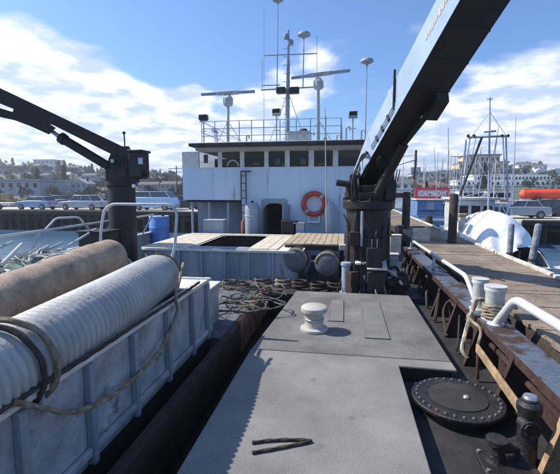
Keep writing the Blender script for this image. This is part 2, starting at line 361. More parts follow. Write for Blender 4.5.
# weld seams and flush plates on the deck
for (x0, x1, y0, y1) in ((-1.25, 1.38, 5.235, 5.247),):
    mb = MB(); mb.b2(x0, x1, y0, y1, -.004, .003); struct(mb.build('weld_seam', 'weld', smooth=False))
for a, b in (((329, 321), (342, 301)), ((366, 338), (387, 303))):
    p, q = W(*a, z=0), W(*b, z=0)
    x0, x1, y0, y1 = (p.x, p.x+.22, p.y, q.y) if a[0] == 329 else (p.x, p.x+.33, p.y, q.y)
    fr = MB(); t = .018
    fr.b2(x0-t, x1+t, y0-t, y0, 0.002, .014); fr.b2(x0-t, x1+t, y1, y1+t, 0.002, .014); fr.b2(x0-t, x0, y0, y1, 0.002, .014); fr.b2(x1, x1+t, y0, y1, 0.002, .014)
    pr = MB(); pr.b2(x0, x1, y0, y1, .0, .011); po = pr.build('deck_patch_plate', 'patch', smooth=False); struct(po)
    struct(fr.build('deck_patch_edge', 'weld', smooth=False))
# rusty coaming beam left of deck: sunlit half painted orange, shaded half dark
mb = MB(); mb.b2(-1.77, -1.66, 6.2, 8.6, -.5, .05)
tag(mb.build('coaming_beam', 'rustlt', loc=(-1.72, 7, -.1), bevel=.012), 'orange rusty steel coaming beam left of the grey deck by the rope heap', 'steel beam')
mb = MB(); mb.b2(-1.78, -1.66, .5, 6.19, -.5, .03); tag(mb.build('coaming_beam', 'rust', loc=(-1.72, 3, -.1), bevel=.012), 'rusty coaming beam with shade painted dark, between the grey deck and the hose bin', 'steel beam')

# round bolted hatch
hc = Vector((1.25, 4.38, -.198))
t = thing('deck_hatch', hc, 'round black bolted manhole cover low on the dark deck at lower right', 'hatch')
HR = .42
MB().lathe([(HR-.03, 0), (HR-.03, .11)], hc, n=48).build('hatch_coaming', 'iron', t)
MB().lathe([(HR+.05, .11), (HR+.055, .12), (HR+.055, .145), (HR+.045, .155), (0, .158)], hc, n=56).build('cover', 'iron', t)
MB().lathe([(HR*.72, .158), (HR*.72, .166), (HR*.70, .17), (0, .172)], hc, n=48).build('centre_plate', 'darkdeck', t)
b0 = None
for k in range(30):
    a = 2*math.pi*k/30; p = hc + Vector((math.cos(a)*(HR), math.sin(a)*(HR), .155))
    if b0 is None:
        b = MB(); b.lathe([(.017, 0), (.017, .012), (.010, .013), (.010, .02), (0, .022)], n=6); b0 = b.build('bolt', 'drumgrey', None); b0.parent = t; b0.location = p-hc
    else: dupmesh(b0, t, p-hc, a)
MB().lathe([(.035, .17), (.035, .185), (.02, .2), (0, .2)], hc+Vector((.08, -.03, 0)), n=12).build('filler_plug', 'steel', t)

# black bitts at lower right
bc = Vector((1.60, 3.55, -.2))
t = thing('mooring_bitt', bc, 'black cast iron bitt with silvered top in front of the rusty bulwark post', 'bitt')
MB().box(bc+Vector((-.13, -.05, .02)), (.52, .34, .04)).build('base_plate', 'iron', t, bevel=.008)
MB().lathe([(.10, .04), (.085, .07), (.08, .3), (.085, .48), (.10, .52), (.10, .57), (.075, .60), (0, .61)], bc, n=20).build('post', 'iron', t)
MB().lathe([(.055, .61), (.06, .63), (.05, .65), (0, .655)], bc, n=16).build('cap', 'steel', t)
MB().lathe([(.09, .04), (.075, .06), (.07, .18), (.09, .2), (.09, .24), (0, .25)], bc+Vector((-.25, -.02, 0)), n=20).build('short_post', 'iron', t)
b = MB(); b.cyl(bc+Vector((-.25, -.02, .14)), bc+Vector((0, 0, .18)), .04); b.build('cross_pipe', 'iron', t)
b = MB(); b.cyl(bc+Vector((-.04, -.14, .42)), bc+Vector((-.06, -.02, .42)), .04, .05); b.build('valve_stub', 'iron', t)
b = MB(); b.torus(bc+Vector((-.05, -.16, .42)), .07, .012, (0, 1, 0)); b.box(bc+Vector((-.05, -.16, .42)), (.13, .012, .012)); b.build('hand_wheel', 'iron', t)
for dx, dy in ((-.36, -.18), (.1, -.18), (-.36, .08), (.1, .08)): MB().cyl(bc+Vector((dx, dy, .04)), bc+Vector((dx, dy, .055)), .018, n=6).build('bolt', 'steel', t)

# mushroom vent on deck
vc = W(314, 330, z=0)
t = thing('mushroom_vent', vc, 'squat cream painted mushroom vent standing in the middle of the grey deck', 'deck vent')
MB().lathe([(.215, 0), (.22, .02), (.215, .045), (.165, .06)], vc, n=32).build('base_flange', 'cream', t)
MB().lathe([(.155, .055), (.145, .09), (.145, .27), (.165, .31)], vc, n=32).build('neck', 'cream', t)
MB().lathe([(.17, .30), (.205, .31), (.21, .34), (.205, .375), (.18, .395), (0, .40)], vc, n=32).build('cap', 'cream', t)
MB().torus(vc+Vector((0, 0, .19)), .15, .014).build('band', 'steel', t)

# cast shadow of a loop, laid on deck as a thin dark strand
p = [W(252, 443, z=.012), W(268, 441, z=.012), W(290, 440, z=.012), W(311, 441, z=.012), W(300, 444, z=.012), W(275, 449, z=.012), W(252, 453, z=.012)]
pp = p
pp = [q+Vector((0, 0, .004)) for q in pp]
tag(MB().rope(pp, .013, smooth=6).build('loop_shadow', 'darkrope', loc=pp[1]), 'thin dark strand on the grey deck imitating the cast shadow of a loop', 'rope')

# ------------------------------------------------------------------ starboard bulwark
root = thing('bulwark', (2.0, 4, -.2), 'rusty starboard bulwark with worn steel cap beside the dock', 'bulwark')
MB().b2(2.08, 2.1, -4, 12.9, -.2, .40).build('plating', 'rust', root, smooth=False)
MB().b2(1.84, 2.2, -4, 12.9, .40, .435).build('cap_rail', 'capsteel', root, bevel=.01)
b = MB(); b.b2(1.83, 1.845, -4, 12.9, .34, .436); b.build('cap_edge', 'rust', root, bevel=.004)
MB().tube([(1.98, -4, .13), (1.98, 12.8, .13)], .035, 8).build('inner_pipe', 'rust', root)
s0 = None
for i, y in enumerate((3.42, 4.5, 5.6, 6.7, 7.8, 8.9, 10, 11.1, 12.2)):
    b = MB(); b.prism([(2.08, y, -.2), (1.66, y, -.2), (1.70, y, -.1), (1.84, y, .398), (2.08, y, .398)], (0, .022, 0))
    b.beam((1.655, y+.011, -.2), (1.83, y+.011, .40), .012 if i else .012, .075, up=Vector((0, 1, 0)))
    b.build('stanchion', 'tan' if i == 0 else 'rust', root, smooth=False)
tp = MB(); a, c = Vector((1.70, 5.25, .2)), Vector((1.66, 3.62, .14)); tp.beam(a, c, .035, .10)
tag(tp.build('fender_plank', 'tan', loc=(1.7, 4.4, .1), bevel=.006), 'weathered tan plank fixed lengthwise along the inside of the rusty bulwark', 'plank')
# cap scrap: small junk along the bulwark foot
for i in range(9):
    y = 5.2+i*.8+rnd.uniform(-.2, .2); b = MB(); r0 = .018+rnd.random()*.02
    b.tube([(1.62+rnd.random()*.1, y, -.17), (1.7, y+rnd.uniform(.05, .4), -.05+rnd.random()*.3), (1.8, y+.3+rnd.random()*.3, .3*rnd.random()), (1.86, y+.5, -.1)], r0, 7, smooth=4)
    tag(b.build('hose_scrap', ('rust', 'iron', 'darkrope')[i % 3], loc=(1.7, y, -.18)), 'dirty hose end hanging inside the rusty bulwark', 'hose', 'hose and rope ends along the bulwark foot')

def pipe_rail(label, pts, r, posts):
    t = thing('pipe_railing', (pts[0][0], pts[0][1], .435), label, 'railing')
    MB().tube(pts, r, 12).build('top_pipe', 'whitepipe', t)
    for q in posts: MB().cyl(q, (q[0], q[1], .435), r*.85, n=10).build('post', 'whitepipe', t)
    for q in (pts[0], pts[-1]): MB().lathe([(r*2, 0), (r*2, .012), (r*1.1, .02)], (q[0], q[1], .435), n=12).build('foot_flange', 'whitepipe', t)
    return t
def bend(P, rad=.1, k=5):
    P = [Vector(p) for p in P]; out = [P[0]]
    for a, b, c in zip(P, P[1:], P[2:]):
        d1 = (a-b).normalized(); d2 = (c-b).normalized(); q = min(rad, (a-b).length*.45, (c-b).length*.45); s, e = b+d1*q, b+d2*q
        for i in range(k+1):
            u = i/k; out.append(s*(1-u)**2 + b*2*u*(1-u) + e*u*u)
    out.append(P[-1]); return out
pipe_rail('white bent pipe railing on the cap beyond the white bollards', bend([(2.08, 6.62, .435), (2.04, 7.05, .76), (2.0, 12.3, .70), (2.0, 12.5, .435)], .14), .038, [(2.02, 9.4, .72)])
pipe_rail('thick white pipe railing on the cap nearest the camera at right', bend([(2.0, 5.52, .435), (2.06, 5.12, .885), (2.14, 1.2, .9), (2.14, .9, .435)], .14), .054, [(2.12, 2.3, .88)])

# white bollards on the cap with ropes
def bollard(x, y, r, h, label):
    t = thing('white_bollard', (x, y, .435), label, 'bollard', 'white bollards on the bulwark cap')
    MB().lathe([(r*1.25, 0), (r*1.25, .02), (r, .03), (r*.94, .1), (r*.94, h-.09), (r*1.08, h-.06), (r*1.1, h-.02), (r*1.02, h), (0, h+.008)], (x, y, .435), n=28).build('drum', 'offwhite', t)
    MB().lathe([(r*1.12, 0), (r*1.12, .012), (0, .014)], (x, y, .435+h-.003), n=28).build('top_plate', 'offwhite', t)
    return t
bollard(2.0, 6.2, .105, .46, 'slimmer white bollard on the bulwark cap, farther of the pair')
bollard(2.05, 5.74, .128, .46, 'stout white bollard with rope turns, nearer of the pair on the bulwark cap')
pts = []
for i in range(150):
    a = i/150*5*2*math.pi; pts.append(Vector((2.05+.150*math.cos(a)+.01*math.sin(i*1.7), 5.72+.150*math.sin(a), .47+.19*i/150+.008*math.sin(i*.9))))
tag(MB().rope(pts, .018).build('rope_turns', 'rope', loc=(2.05, 5.72, .44)), 'tan mooring rope wound in turns round the stout white bollard', 'rope')
for k, (x1, y1, z1) in enumerate(((1.62, 5.55, .05), (1.66, 5.75, -.02), (1.72, 5.3, .18))):
    P = [Vector((2.15, 6.05+.03*k, .56)), Vector((1.95, 5.98+.03*k, .64)), Vector((1.82, 5.85, .62-.05*k)), Vector((1.76-.02*k, 5.75, .45)), Vector((x1+.06, y1+.1, z1+.2)), Vector((x1, y1, z1)), Vector((x1+.05, y1-.05, z1-.1))]
    tag(MB().rope(P, .02, smooth=7).build('mooring_rope', 'rope' if k != 1 else 'palerope', loc=(1.85, 5.8, .44)), ('tan rope end looping from the far white bollard over the bulwark cap, longest of three', 'pale rope draped from the white bollards down the inside of the bulwark', 'short tan rope tail hanging inboard below the stout white bollard')[k], 'rope')

# ------------------------------------------------------------------ dock on the right
DZ = .5
root = thing('dock', (3.2, 10, DZ-.3), 'long brown plank dock running alongside the ship at right', 'dock')
MB().b2(2.38, 4.1, -4, 60, DZ-.35, DZ-.05).build('stringers', 'pile', root, smooth=False)
pk = MB(); y = -4.0
while y < 40:
    wd = .19+rnd.random()*.02; pk.box((3.22+rnd.uniform(-.03, .03), y+wd/2, DZ-.028+rnd.uniform(-.006, .006)), (1.74, wd-.005, .05)); y += wd
po = pk.build('planking', 'dock', root, smooth=False); po['kind'] = 'stuff'
MB().b2(2.4, 4.06, 40, 60, DZ-.05, DZ).build('far_planking', 'dock', root, smooth=False)
y = -1.0
while y < 44:
    l = 2.6+rnd.random()*1.2
    MB().box((4.09, y+l/2, DZ+.03), (.11, l-.12, .07), rz=rnd.uniform(-.006, .006)).build('kerb_timber', 'kerb', root, bevel=.012); y += l
for i in range(14):
    for x in (2.5, 4.0): MB().cyl((x, 1+3*i, -3.2), (x, 1+3*i, DZ-.35), .15, n=10).build('pile', 'pile', root)
def mooring_pile(px, top, basepx, Y, r, m, label, lean=0.):
    x = XA(px, Y); zt = W(px, top, Y=Y).z
    t = thing('mooring_pile', (x, Y, DZ), label, 'pile', 'mooring piles standing along the dock edge')
    MB().lathe([(r*1.05, -3.6), (r, -.5), (r*.95, zt-DZ-.05), (r*.8, zt-DZ), (0, zt-DZ+.02)], (x, Y, DZ), n=14).build('timber', m, t)
    MB().lathe([(r*1.1, 0), (r*1.1, .05), (r*.98, .06)], (x, Y, DZ+.02), n=14).build('dock_collar', 'pile', t)
    t.rotation_euler = (0, lean, 0)
mooring_pile(454.5, 194, 240, 13.6, .14, 'pile', 'black mooring pile at the dock edge in front of the white tarpaulin')
mooring_pile(514, 224, 254, 11.2, .075, 'greypile', 'slim grey mooring pile beside the blue water, left of the taller grey one')
mooring_pile(537, 224, 262, 10.2, .08, 'greypile', 'leaning grey mooring pile nearest the right edge of the picture', .1)
mooring_pile(407, 192, 225, 18.5, .18, 'pile', 'thick dark pile close beside the right crane pedestal on the dock')
mooring_pile(430, 216, 226, 22, .2, 'pile', 'short dark pile far along the dock below the blue boat')
# low clutter on the dock
cl = [(398, 221, 14.0, .5, .35, .42, 'plank', 'cream wooden crate on the dock just right of the crane pedestal'),
      (420, 232, 15.5, .4, .3, .35, 'pile', 'small dark crate on the dock beyond the white railing'),
      (447, 237, 14.5, .25, .25, .3, 'offwhite', 'small pale box beside the black mooring pile')]
for px, py, Y, a, b_, c_, m, lb in cl:
    x = XA(px, Y); x = min(3.9, max(2.55, x)); t = thing('crate', (x, Y, DZ), lb, 'crate')
    MB().b2(x-a/2, x+a/2, Y-b_/2, Y+b_/2, DZ, DZ+c_).build('box', m, t, bevel=.01)
    for zz in (.08, c_-.08): MB().b2(x-a/2-.012, x+a/2+.012, Y-b_/2-.012, Y+b_/2+.012, DZ+zz-.025, DZ+zz+.025).build('batten', m, t, smooth=False)

# ------------------------------------------------------------------ hose bin on the left
bx0, bx1, by0, by1, bz = -3.9, -2.05, .2, 5.8, .86
root = thing('hose_bin', (-3, 3, -.06), 'long pale blue grey open bin holding the two big hoses at left', 'bin')
b = MB(); b.b2(-2.11, -2.05, by0, by1, -.06, bz-.05); b.build('inner_wall', 'binwall', root, smooth=False)
MB().b2(bx0, -2.112, by1-.06, by1-.002, -.06, bz-.05).build('end_wall', 'binwall', root, smooth=False)
MB().b2(bx0, bx0+.05, by0, by1-.062, -.06, bz-.05).build('outer_wall', 'binwall', root, smooth=False)
MB().b2(bx0+.05, -2.112, by0, by1-.062, -.05, .3).build('floor_boards', 'bilge', root, smooth=False)
MB().b2(-2.14, -2.015, by0, by1+.02, bz-.05, bz).build('rim', 'bintop', root, bevel=.012)
MB().b2(bx0-.02, -2.142, 5.06, by1+.02, bz-.05, bz-.004).build('end_lid', 'bintop', root, bevel=.01)
MB().b2(bx0-.1, -2.142, 5.82, 6.55, -.06, bz-.28).build('step_box', 'binwall', root, bevel=.01)
MB().b2(bx0-.12, -2.11, 5.825, 6.6, bz-.28, bz-.24).build('step_lid', 'bintop', root, bevel=.01)
for i, y in enumerate((5.62, 5.02, 4.25, 3.5, 2.8, 2.1, 1.4)):
    MB().b2(-2.048, -1.985, y-.035, y+.035, -.05, bz-.052).build('rib', 'hatchwall', root, bevel=.008)  # panel-edge shadows put into the colour: ribs darker than the wall
MB().b2(-2.046, -2.0, by0, by1, .03, .10).build('rubbing_strip', 'binwall', root, bevel=.01)
# diagonal braces seen as dark bars
MB().b2(-2.1, -2.03, by0, by1-.1, -.62, -.062).build('base_plate', 'bilge', root, smooth=False)

# corrugated hose
def hose(name, pts, r, m, corr, label, cat, dome=.25):
    P = catmull([Vector(p) for p in pts], 14); 
    # resample evenly
    Ls = [0]
    for a, c in zip(P, P[1:]): Ls.append(Ls[-1]+(c-a).length)
    tot = Ls[-1]; step = .006 if corr else .03; n = int(tot/step); Q = []; k = 0
    for i in range(n+1):
        s = tot*i/n
        while k < len(Ls)-2 and Ls[k+1] < s: k += 1
        u = (s-Ls[k])/(Ls[k+1]-Ls[k]); Q.append(P[k].lerp(P[k+1], u))
    def rad(t):
        s = t*tot; q = r
        if corr: q = r*(1-.12*min(1, max(.3, (s-.3)/.8))*(1-abs(math.sin(math.pi*s/corr))**.4))
        e = min(s, 1e9)
        if e < dome: q *= math.sqrt(max(0.02, 1-(1-e/dome)**2))**.8
        return q
    b = MB(); b.tube(Q, rad, 56)
    if not corr:
        b.v = [tuple(Vector(v)+Vector((0, 0, 1))*(noise.noise(Vector(v)*3)*.02+noise.noise(Vector(v)*9)*.008)) for v in b.v]
    return tag(b.build(name, m, loc=pts[1], sharp=False), label, cat)
HB = [(-2.46, 5.12, 1.05), (-2.42, 4.6, 1.06), (-2.33, 3.8, 1.05), (-2.29, 2.9, 1.02), (-2.27, 2.0, .99), (-2.27, .8, .97)]
hose('corrugated_hose', HB, .295, 'hose', .072, 'big pale grey ribbed suction hose lying in the bin along its inner rim', 'hose')
HA = [W(117, 254, Y=5.6), W(96, 262, Y=5.1), W(52, 281, Y=4.2), W(0, 304, Y=3.4), W(-60, 332, Y=2.75), W(-150, 373, Y=2.1)]
hose('canvas_hose', HA, .272, 'canvas', 0, 'thick brown canvas covered hose stacked behind the ribbed grey hose', 'hose', dome=.2)
for i_, (a_, b_, q_) in enumerate((((2, 264), (22, 244), 5.6), ((-6, 250), (12, 242), 6.2), ((20, 262), (48, 246), 6.4), ((34, 256), (62, 243), 6.8))):
    P_ = [W(*a_, Y=q_-.3), W(*b_, Y=q_+.5)]; tag(MB().tube(P_, .03, 8).build('net_pole', 'greenpole' if i_ % 2 else 'whitepipe', loc=P_[0]), ['pale pole stuck in the net heap at the very left edge', 'green tinted pole crossing the top left of the net heap', 'pale pole lying across the middle of the net heap', 'green tinted pole at the right end of the net heap'][i_], 'pole', 'poles lying in the net heap')
# support for the brown hose: second ribbed hose below
hose('lower_hose', [(-3.3, 5.0, .62), (-3.3, 4.4, .62), (-3.15, 3, .60), (-3.1, 1, .58)], .30, 'hose', .066, 'lower grey ribbed hose in the bin beneath the brown canvas hose', 'hose')
# straps and ropes round the hoses
def ring_on(c, r, d, rr, m, label, tilt=0, name='rope_band'):
    b = MB(); sx_, u_2 = frame(Vector(d)); b.rope([c+(sx_*math.cos(2*math.pi*q/40)+u_2*math.sin(2*math.pi*q/40))*r for q in range(40)], rr, closed=True); return tag(b.build(name, m, loc=c), label, 'rope')
dB = Vector((0.03, -1, -.06))
ring_on(Vector((-2.275, 2.30, 1.0)), .335, Vector((.25, -1, -.1)), .022, 'rope', 'brown rope band tied round the near part of the ribbed hose, farther of two')
ring_on(Vector((-2.275, 2.21, 1.0)), .33, Vector((.12, -1, -.1)), .02, 'darkrope', 'dark rope band tied round the near part of the ribbed hose, nearer of two')
ring_on(W(60, 277.5, Y=4.37), .29, Vector((.35, -1, .1)), .012, 'palerope', 'pale cord tied round the middle of the brown canvas hose')
ring_on(Vector((-2.395, 4.80, 1.066)), .312, Vector((.0, -1, .35)), .012, 'darkrope', 'dark cord round the far end of the ribbed hose')
P = [Vector((-2.14, 5.05, 1.22))] + [WX(a_, b_, -1.96) for a_, b_ in ((176, 296), (177, 312), (163, 345), (138, 375), (105, 400), (72, 412), (42, 408), (16, 402))]
tag(MB().rope(P, .019, smooth=8).build('slack_rope', 'rope', loc=(-1.96, 4, .3)), 'slack brown rope hanging in a long bight down the bin wall', 'rope')
P = [Vector((-2.02, 5.3, .9)), Vector((-1.985, 4.4, .905)), Vector((-1.99, 3.6, .9)), Vector((-1.98, 2.8, .9)), Vector((-2.0, 1.6, .9))]
tag(MB().rope(P, .018, smooth=6).build('edge_rope', 'darkrope', loc=(-2, 3.6, .88)), 'thin dark rope stretched along the top edge of the bin', 'rope')
# bent pipe hoop behind the hoses
Y = 5.75
P = [W(136, 263, Y=Y), W(162, 263, Y=Y), W(172, 258, Y=Y), W(175, 246, Y=Y), W(177, 212, Y=Y), W(170, 204.5, Y=Y), W(112, 204, Y=Y), W(104, 210, Y=Y), W(101, 230, Y=Y), W(100, 262, Y=Y)]
tag(MB().tube(bend(P, .09), .022, 10).build('pipe_hoop', 'greypipe', loc=P[1]), 'bent grey pipe hoop standing above the far ends of the hoses', 'pipe hoop')
# rope pile between bin and hatch
rp = MB()
for i in range(9):
    c = Vector((-1.9+rnd.uniform(-.35, .5), 7.2+rnd.uniform(-.7, 1.3), -.03+.02*i)); P = []
    for k in range(14):
        a = k*.9+i; rr = .25+.1*rnd.random(); P.append(c+Vector((math.cos(a)*rr*1.3, math.sin(a)*rr, rnd.random()*.12)))
    rp.rope(P, .014, smooth=4)
tag(rp.build('rope_heap', 'greyrope', loc=(-1.8, 7.6, -.05)), 'heap of dull tangled ropes on the deck between the hose bin and the hold hatch', 'rope heap')

# ------------------------------------------------------------------ nets and left bulwark
nb = MB(); n = 44; vs = []
for j in range(n+1):
    for i in range(n+1):
        x = -6.5+2.5*i/n; y = 3.6+5.2*j/n; e = max(0, min(1, 4*min(i/n, 1-i/n)))*max(0, min(1, 4*min(j/n, 1-j/n)))
        z = -.05+e*(1.0+.30*noise.noise(Vector((x*.9, y*.9, 1)))+.12*noise.noise(Vector((x*3.4, y*3.4, 2)))+.05*noise.noise(Vector((x*9, y*9, 3))))
        vs.append((x, y, z))
k0 = n+1
nb.add(vs, [(j*k0+i, j*k0+i+1, (j+1)*k0+i+1, (j+1)*k0+i) for j in range(n) for i in range(n)])
root = thing('net_heap', (-5.2, 6, -.06), 'heap of greenish fishing net and pale lines piled on deck at far left', 'fishing net')
nb.build('net', 'net', root)
lb_ = MB()
for i in range(70):
    x, y = rnd.uniform(-6.2, -4.3), rnd.uniform(4.4, 8.0); P = []; a = rnd.uniform(-.5, .5)+(.6 if i % 2 else 1.9); curv = rnd.uniform(-.3, .3)
    for k in range(7):
        e = max(0, min(1, 4*(x+6.5)/2.5, 4*(-4.0-x)/2.5))*max(0, min(1, 4*(y-3.6)/5.2, 4*(8.8-y)/5.2))
        P.append(Vector((x, y, -.02+e*(1.03+.30*noise.noise(Vector((x*.9, y*.9, 1)))+.12*noise.noise(Vector((x*3.4, y*3.4, 2))))+.03*rnd.random())))
        x += math.cos(a)*.22; y += math.sin(a)*.22; a += curv
        x = min(-4.05, max(-6.45, x)); y = min(8.75, max(3.65, y))
    lb_.tube(P, .013+.012*rnd.random(), 5, smooth=3)
ll = lb_.build('net_lines', 'palerope', root); ll['kind'] = 'stuff'
root = thing('port_bulwark', (-6.4, 6, -.06), 'low port bulwark with a thin pale top pipe behind the net heap', 'bulwark')
MB().b2(-6.7, -6.66, -4, 13, -.06, .72).build('plating', 'hatchwall', root, smooth=False)
MB().b2(-6.76, -6.58, -4, 13, .72, .76).build('cap_rail', 'greypipe', root, bevel=.01)
MB().tube([(-6.2, 4.6, 1.34), (-6.25, 8, 1.36), (-6.3, 12.5, 1.38)], .028, 8).build('top_pipe', 'whitepipe', root)
for y in (4.8, 7.4, 10, 12.3): MB().beam((-6.26, y, 1.35), (-6.6, y, .76), .04, .04).build('bracket', 'greypipe', root)
Y = 8.6; P = [W(44, 231, Y=8.0), W(56, 218, Y=8.3), W(79, 217, Y=8.6), W(88, 228, Y=9.0)]
tag(MB().tube(bend(P, .08), .026, 8).build('white_hoop', 'whitepipe', loc=P[0]), 'low trapezoid of white pipe standing on the port rail', 'hoop')
P = [W(68, 246, Y=8.0), W(96, 229, Y=9.2)]
tag(MB().tube(P, .03, 8).build('boat_hook', 'whitepipe', loc=P[0]), 'pale pole leaning from the port rail down to the brown hose', 'pole')
t = thing('deck_locker', (-6.1, 9.2, -.06), 'dark box by the port rail in front of the left crane', 'locker')
MB().b2(-6.5, -5.75, 8.9, 9.5, -.06, 1.15).build('box', 'iron', t, bevel=.015)
MB().b2(-6.53, -5.72, 8.87, 9.53, 1.15, 1.2).build('lid', 'iron', t, bevel=.01)

# ------------------------------------------------------------------ hold hatch in the middle
root = thing('hold_hatch', (-3.2, 11, -.06), 'big blue grey hold coaming with cream rim boards and open dark top', 'hatch')
x0, x1, y0, y1, z1 = -5.15, -1.02, 9.42, 12.75, .76
outer = []
rc = .28
def rect_pts(x0, x1, y0, y1, r, k=6):
    o = []
    for cx_, cy_, a0 in ((x1-r, y0+r, -math.pi/2), (x1-r, y1-r, 0), (x0+r, y1-r, math.pi/2), (x0+r, y0+r, math.pi)):
        for i in range(k+1):
            a = a0+math.pi/2*i/k; o.append((cx_+r*math.cos(a), cy_+r*math.sin(a)))
    return o
op = rect_pts(x0, x1, y0, y1, rc); ip = rect_pts(-3.8, -2.38, 9.85, 12.3, .08); nn = len(op)
b = MB(); b.add([(p[0], p[1], -.1) for p in op] + [(p[0], p[1], z1-.07) for p in op], [(i, (i+1) % nn, nn+(i+1) % nn, nn+i) for i in range(nn)]); b.build('coaming_wall', 'hatchwall', root)
b = MB(); b.add([(p[0], p[1], -.1) for p in ip] + [(p[0], p[1], z1-.01) for p in ip], [(i, (i+1) % nn, nn+(i+1) % nn, nn+i) for i in range(nn)]); b.build('well_wall', 'rust', root)
MB().b2(-3.82, -2.36, 9.83, 12.32, -.09, -.05).build('well_floor', 'bilge', root, smooth=False)
op2 = rect_pts(x0-.05, x1+.05, y0-.05, y1+.05, rc)
b = MB(); b.add([(p[0], p[1], z1-.07) for p in op2]+[(p[0], p[1], z1-.015) for p in op2]+[(p[0], p[1], z1-.015) for p in ip]+[(p[0], p[1], z1-.07) for p in ip],
      [(i+nn*a, (i+1) % nn+nn*a, (i+1) % nn+nn*((a+1) % 4), i+nn*((a+1) % 4)) for a in range(4) for i in range(nn)]); b.build('top_flange', 'bintop', root)
def boards(x0, x1, y0, y1, along, n, m, zt, gap=.012):
    o = []
    for i in range(n):
        b = MB(); j = rnd.uniform(-.004, .006)
        if along == 'y': a = (x1-x0)/n; b.b2(x0+a*i+gap/2, x0+a*(i+1)-gap/2, y0+rnd.uniform(-.02, .02), y1+rnd.uniform(-.02, .02), zt-.03, zt+.012+j)
        else: a = (y1-y0)/n; b.b2(x0+rnd.uniform(-.02, .02), x1+rnd.uniform(-.02, .02), y0+a*i+gap/2, y0+a*(i+1)-gap/2, zt-.03, zt+.012+j)
        o.append((b, m))
    return o
for b, m in boards(-5.05, -3.86, 9.5, 12.35, 'y', 4, 'plank', z1) + boards(-2.33, -1.6, 9.5, 12.35, 'y', 3, 'plank', z1) + boards(-5.05, -1.6, 12.38, 12.72, 'x', 2, 'plank', z1):
    b.build('board', m, root, bevel=.004)
MB().b2(-3.84, -2.35, 9.44, 9.8, z1-.017, z1+.004).build('sill_plate', 'hatchwall', root, bevel=.004)
for x in (-4.7, -4.1, -3.5, -2.9, -2.3, -1.7): MB().b2(x-.02, x+.02, y0-.05, y0-.001, -.05, z1-.072).build('rib', 'bluegrey', root)

root = thing('deck_platform', (-.75, 11, -.1), 'raised plank platform in front of the deckhouse door, above the two drums', 'platform')
pk0 = boards(-1.5, .0, 10.0, 12.5, 'y', 9, 'plankb', .84)
for b, m in pk0: b.build('plank', m, root, bevel=.004)
MB().b2(-1.5, 0, 10.02, 10.1, .68, .808).build('front_beam', 'iron', root)
MB().b2(-.12, .1, 9.86, 10.0, .72, .86).build('end_block', 'bintop', root, bevel=.01)
for x in (-1.42, -.06):
    for y in (10.1, 12.3): MB().b2(x-.05, x+.05, y-.05+.02, y+.05, -.1, .808).build('leg', 'iron', root, smooth=False)
def drum(px, py, Y, label):
    c = W(px, py, Y=Y); t = thing('winch_drum', (c.x, c.y, -.1), label, 'winch drum', 'winch drums below the plank platform')
    MB().lathe([(0, -.04), (.12, -.035), (.22, -.01), (.275, .03), (.285, .08), (.28, .5), (.25, .56), (0, .57)], c, (0, 1, 0), 36).build('drum', 'drumgrey', t)
    MB().torus(c+Vector((0, .02, 0)), .275, .03, (0, 1, 0), 32, 8, R(10), R(170)).build('rope_rim', 'rope', t)
    MB().torus(c+Vector((0, .3, 0)), .285, .018, (0, 1, 0), 32, 8).build('hoop', 'iron', t)
    b = MB(); b.prism([(c.x-.3, c.y+.12, -.1), (c.x+.3, c.y+.12, -.1), (c.x+.1, c.y+.12, c.z), (c.x-.1, c.y+.12, c.z)], (0, .25, 0)); b.build('pedestal', 'iron', t)
drum(295, 261, 9.4, 'left grey winch drum with pale top under the plank platform')
drum(327, 265, 9.2, 'right grey winch drum with pale top under the plank platform')
c = W(346, 278, Y=8.9); t = thing('vent_pipe', (c.x, c.y, -.1), 'short grey vertical pipe between the right winch drum and the crane pedestal', 'vent pipe')
MB().lathe([(.14, 0), (.14, .03), (.10, .04), (.10, .62), (.125, .64), (.12, .7), (0, .72)], (c.x, c.y, -.1), n=20).build('pipe', 'bluegrey', t)

# ------------------------------------------------------------------ deckhouse
DY = 14.0
def zx(px, py, Y=DY): v = W(px, py, Y=Y); return v.x, v.z
root = thing('deckhouse', (-2.4, 16, -.1), 'pale blue wheelhouse block with a row of dark windows across its top', 'deckhouse')
HX0, HX1 = XA(183, DY), .72
zb = W(270, 167.5, Y=DY).z; zt = W(270, 150.5, Y=DY).z; zo = W(215, 200, Y=DY).z
xl = XA(241, DY)
doors = [(XA(262, DY), XA(287, DY), zx(270, 200)[1])]
# lower wall with a doorway
MB().b2(xl, doors[0][0], DY, DY+.12, -.1, zo).build('wall', 'bluewhite', root, smooth=False)
MB().b2(doors[0][1], HX1, DY, DY+.12, -.1, zo).build('wall', 'bluewhite', root, smooth=False)
MB().b2(HX0, HX1, DY, DY+.12, zo, zb).build('front_wall', 'bluewhite', root, smooth=False)
MB().b2(HX1-.1, HX1, DY+.12, DY+5.4, -.1, zb).build('side_wall', 'bluewhite', root, smooth=False)
MB().b2(HX0, HX0+.1, DY+.12, DY+5.4, zo, zb).build('side_wall', 'bluewhite', root, smooth=False)
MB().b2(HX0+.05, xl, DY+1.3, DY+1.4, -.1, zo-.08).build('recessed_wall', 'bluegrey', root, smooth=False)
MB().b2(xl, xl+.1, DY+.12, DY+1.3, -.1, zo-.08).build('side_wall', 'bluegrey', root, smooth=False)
MB().b2(HX0+.1, HX1-.1, DY+.12, DY+5.3, zo-.08, zo).build('bridge_floor', 'darkint', root, smooth=False)
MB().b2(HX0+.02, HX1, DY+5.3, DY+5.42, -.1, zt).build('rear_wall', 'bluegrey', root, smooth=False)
MB().b2(HX0+.1, HX1-.1, DY+3.4, DY+3.45, zo, zt).build('inner_bulkhead', 'darkint', root, smooth=False)
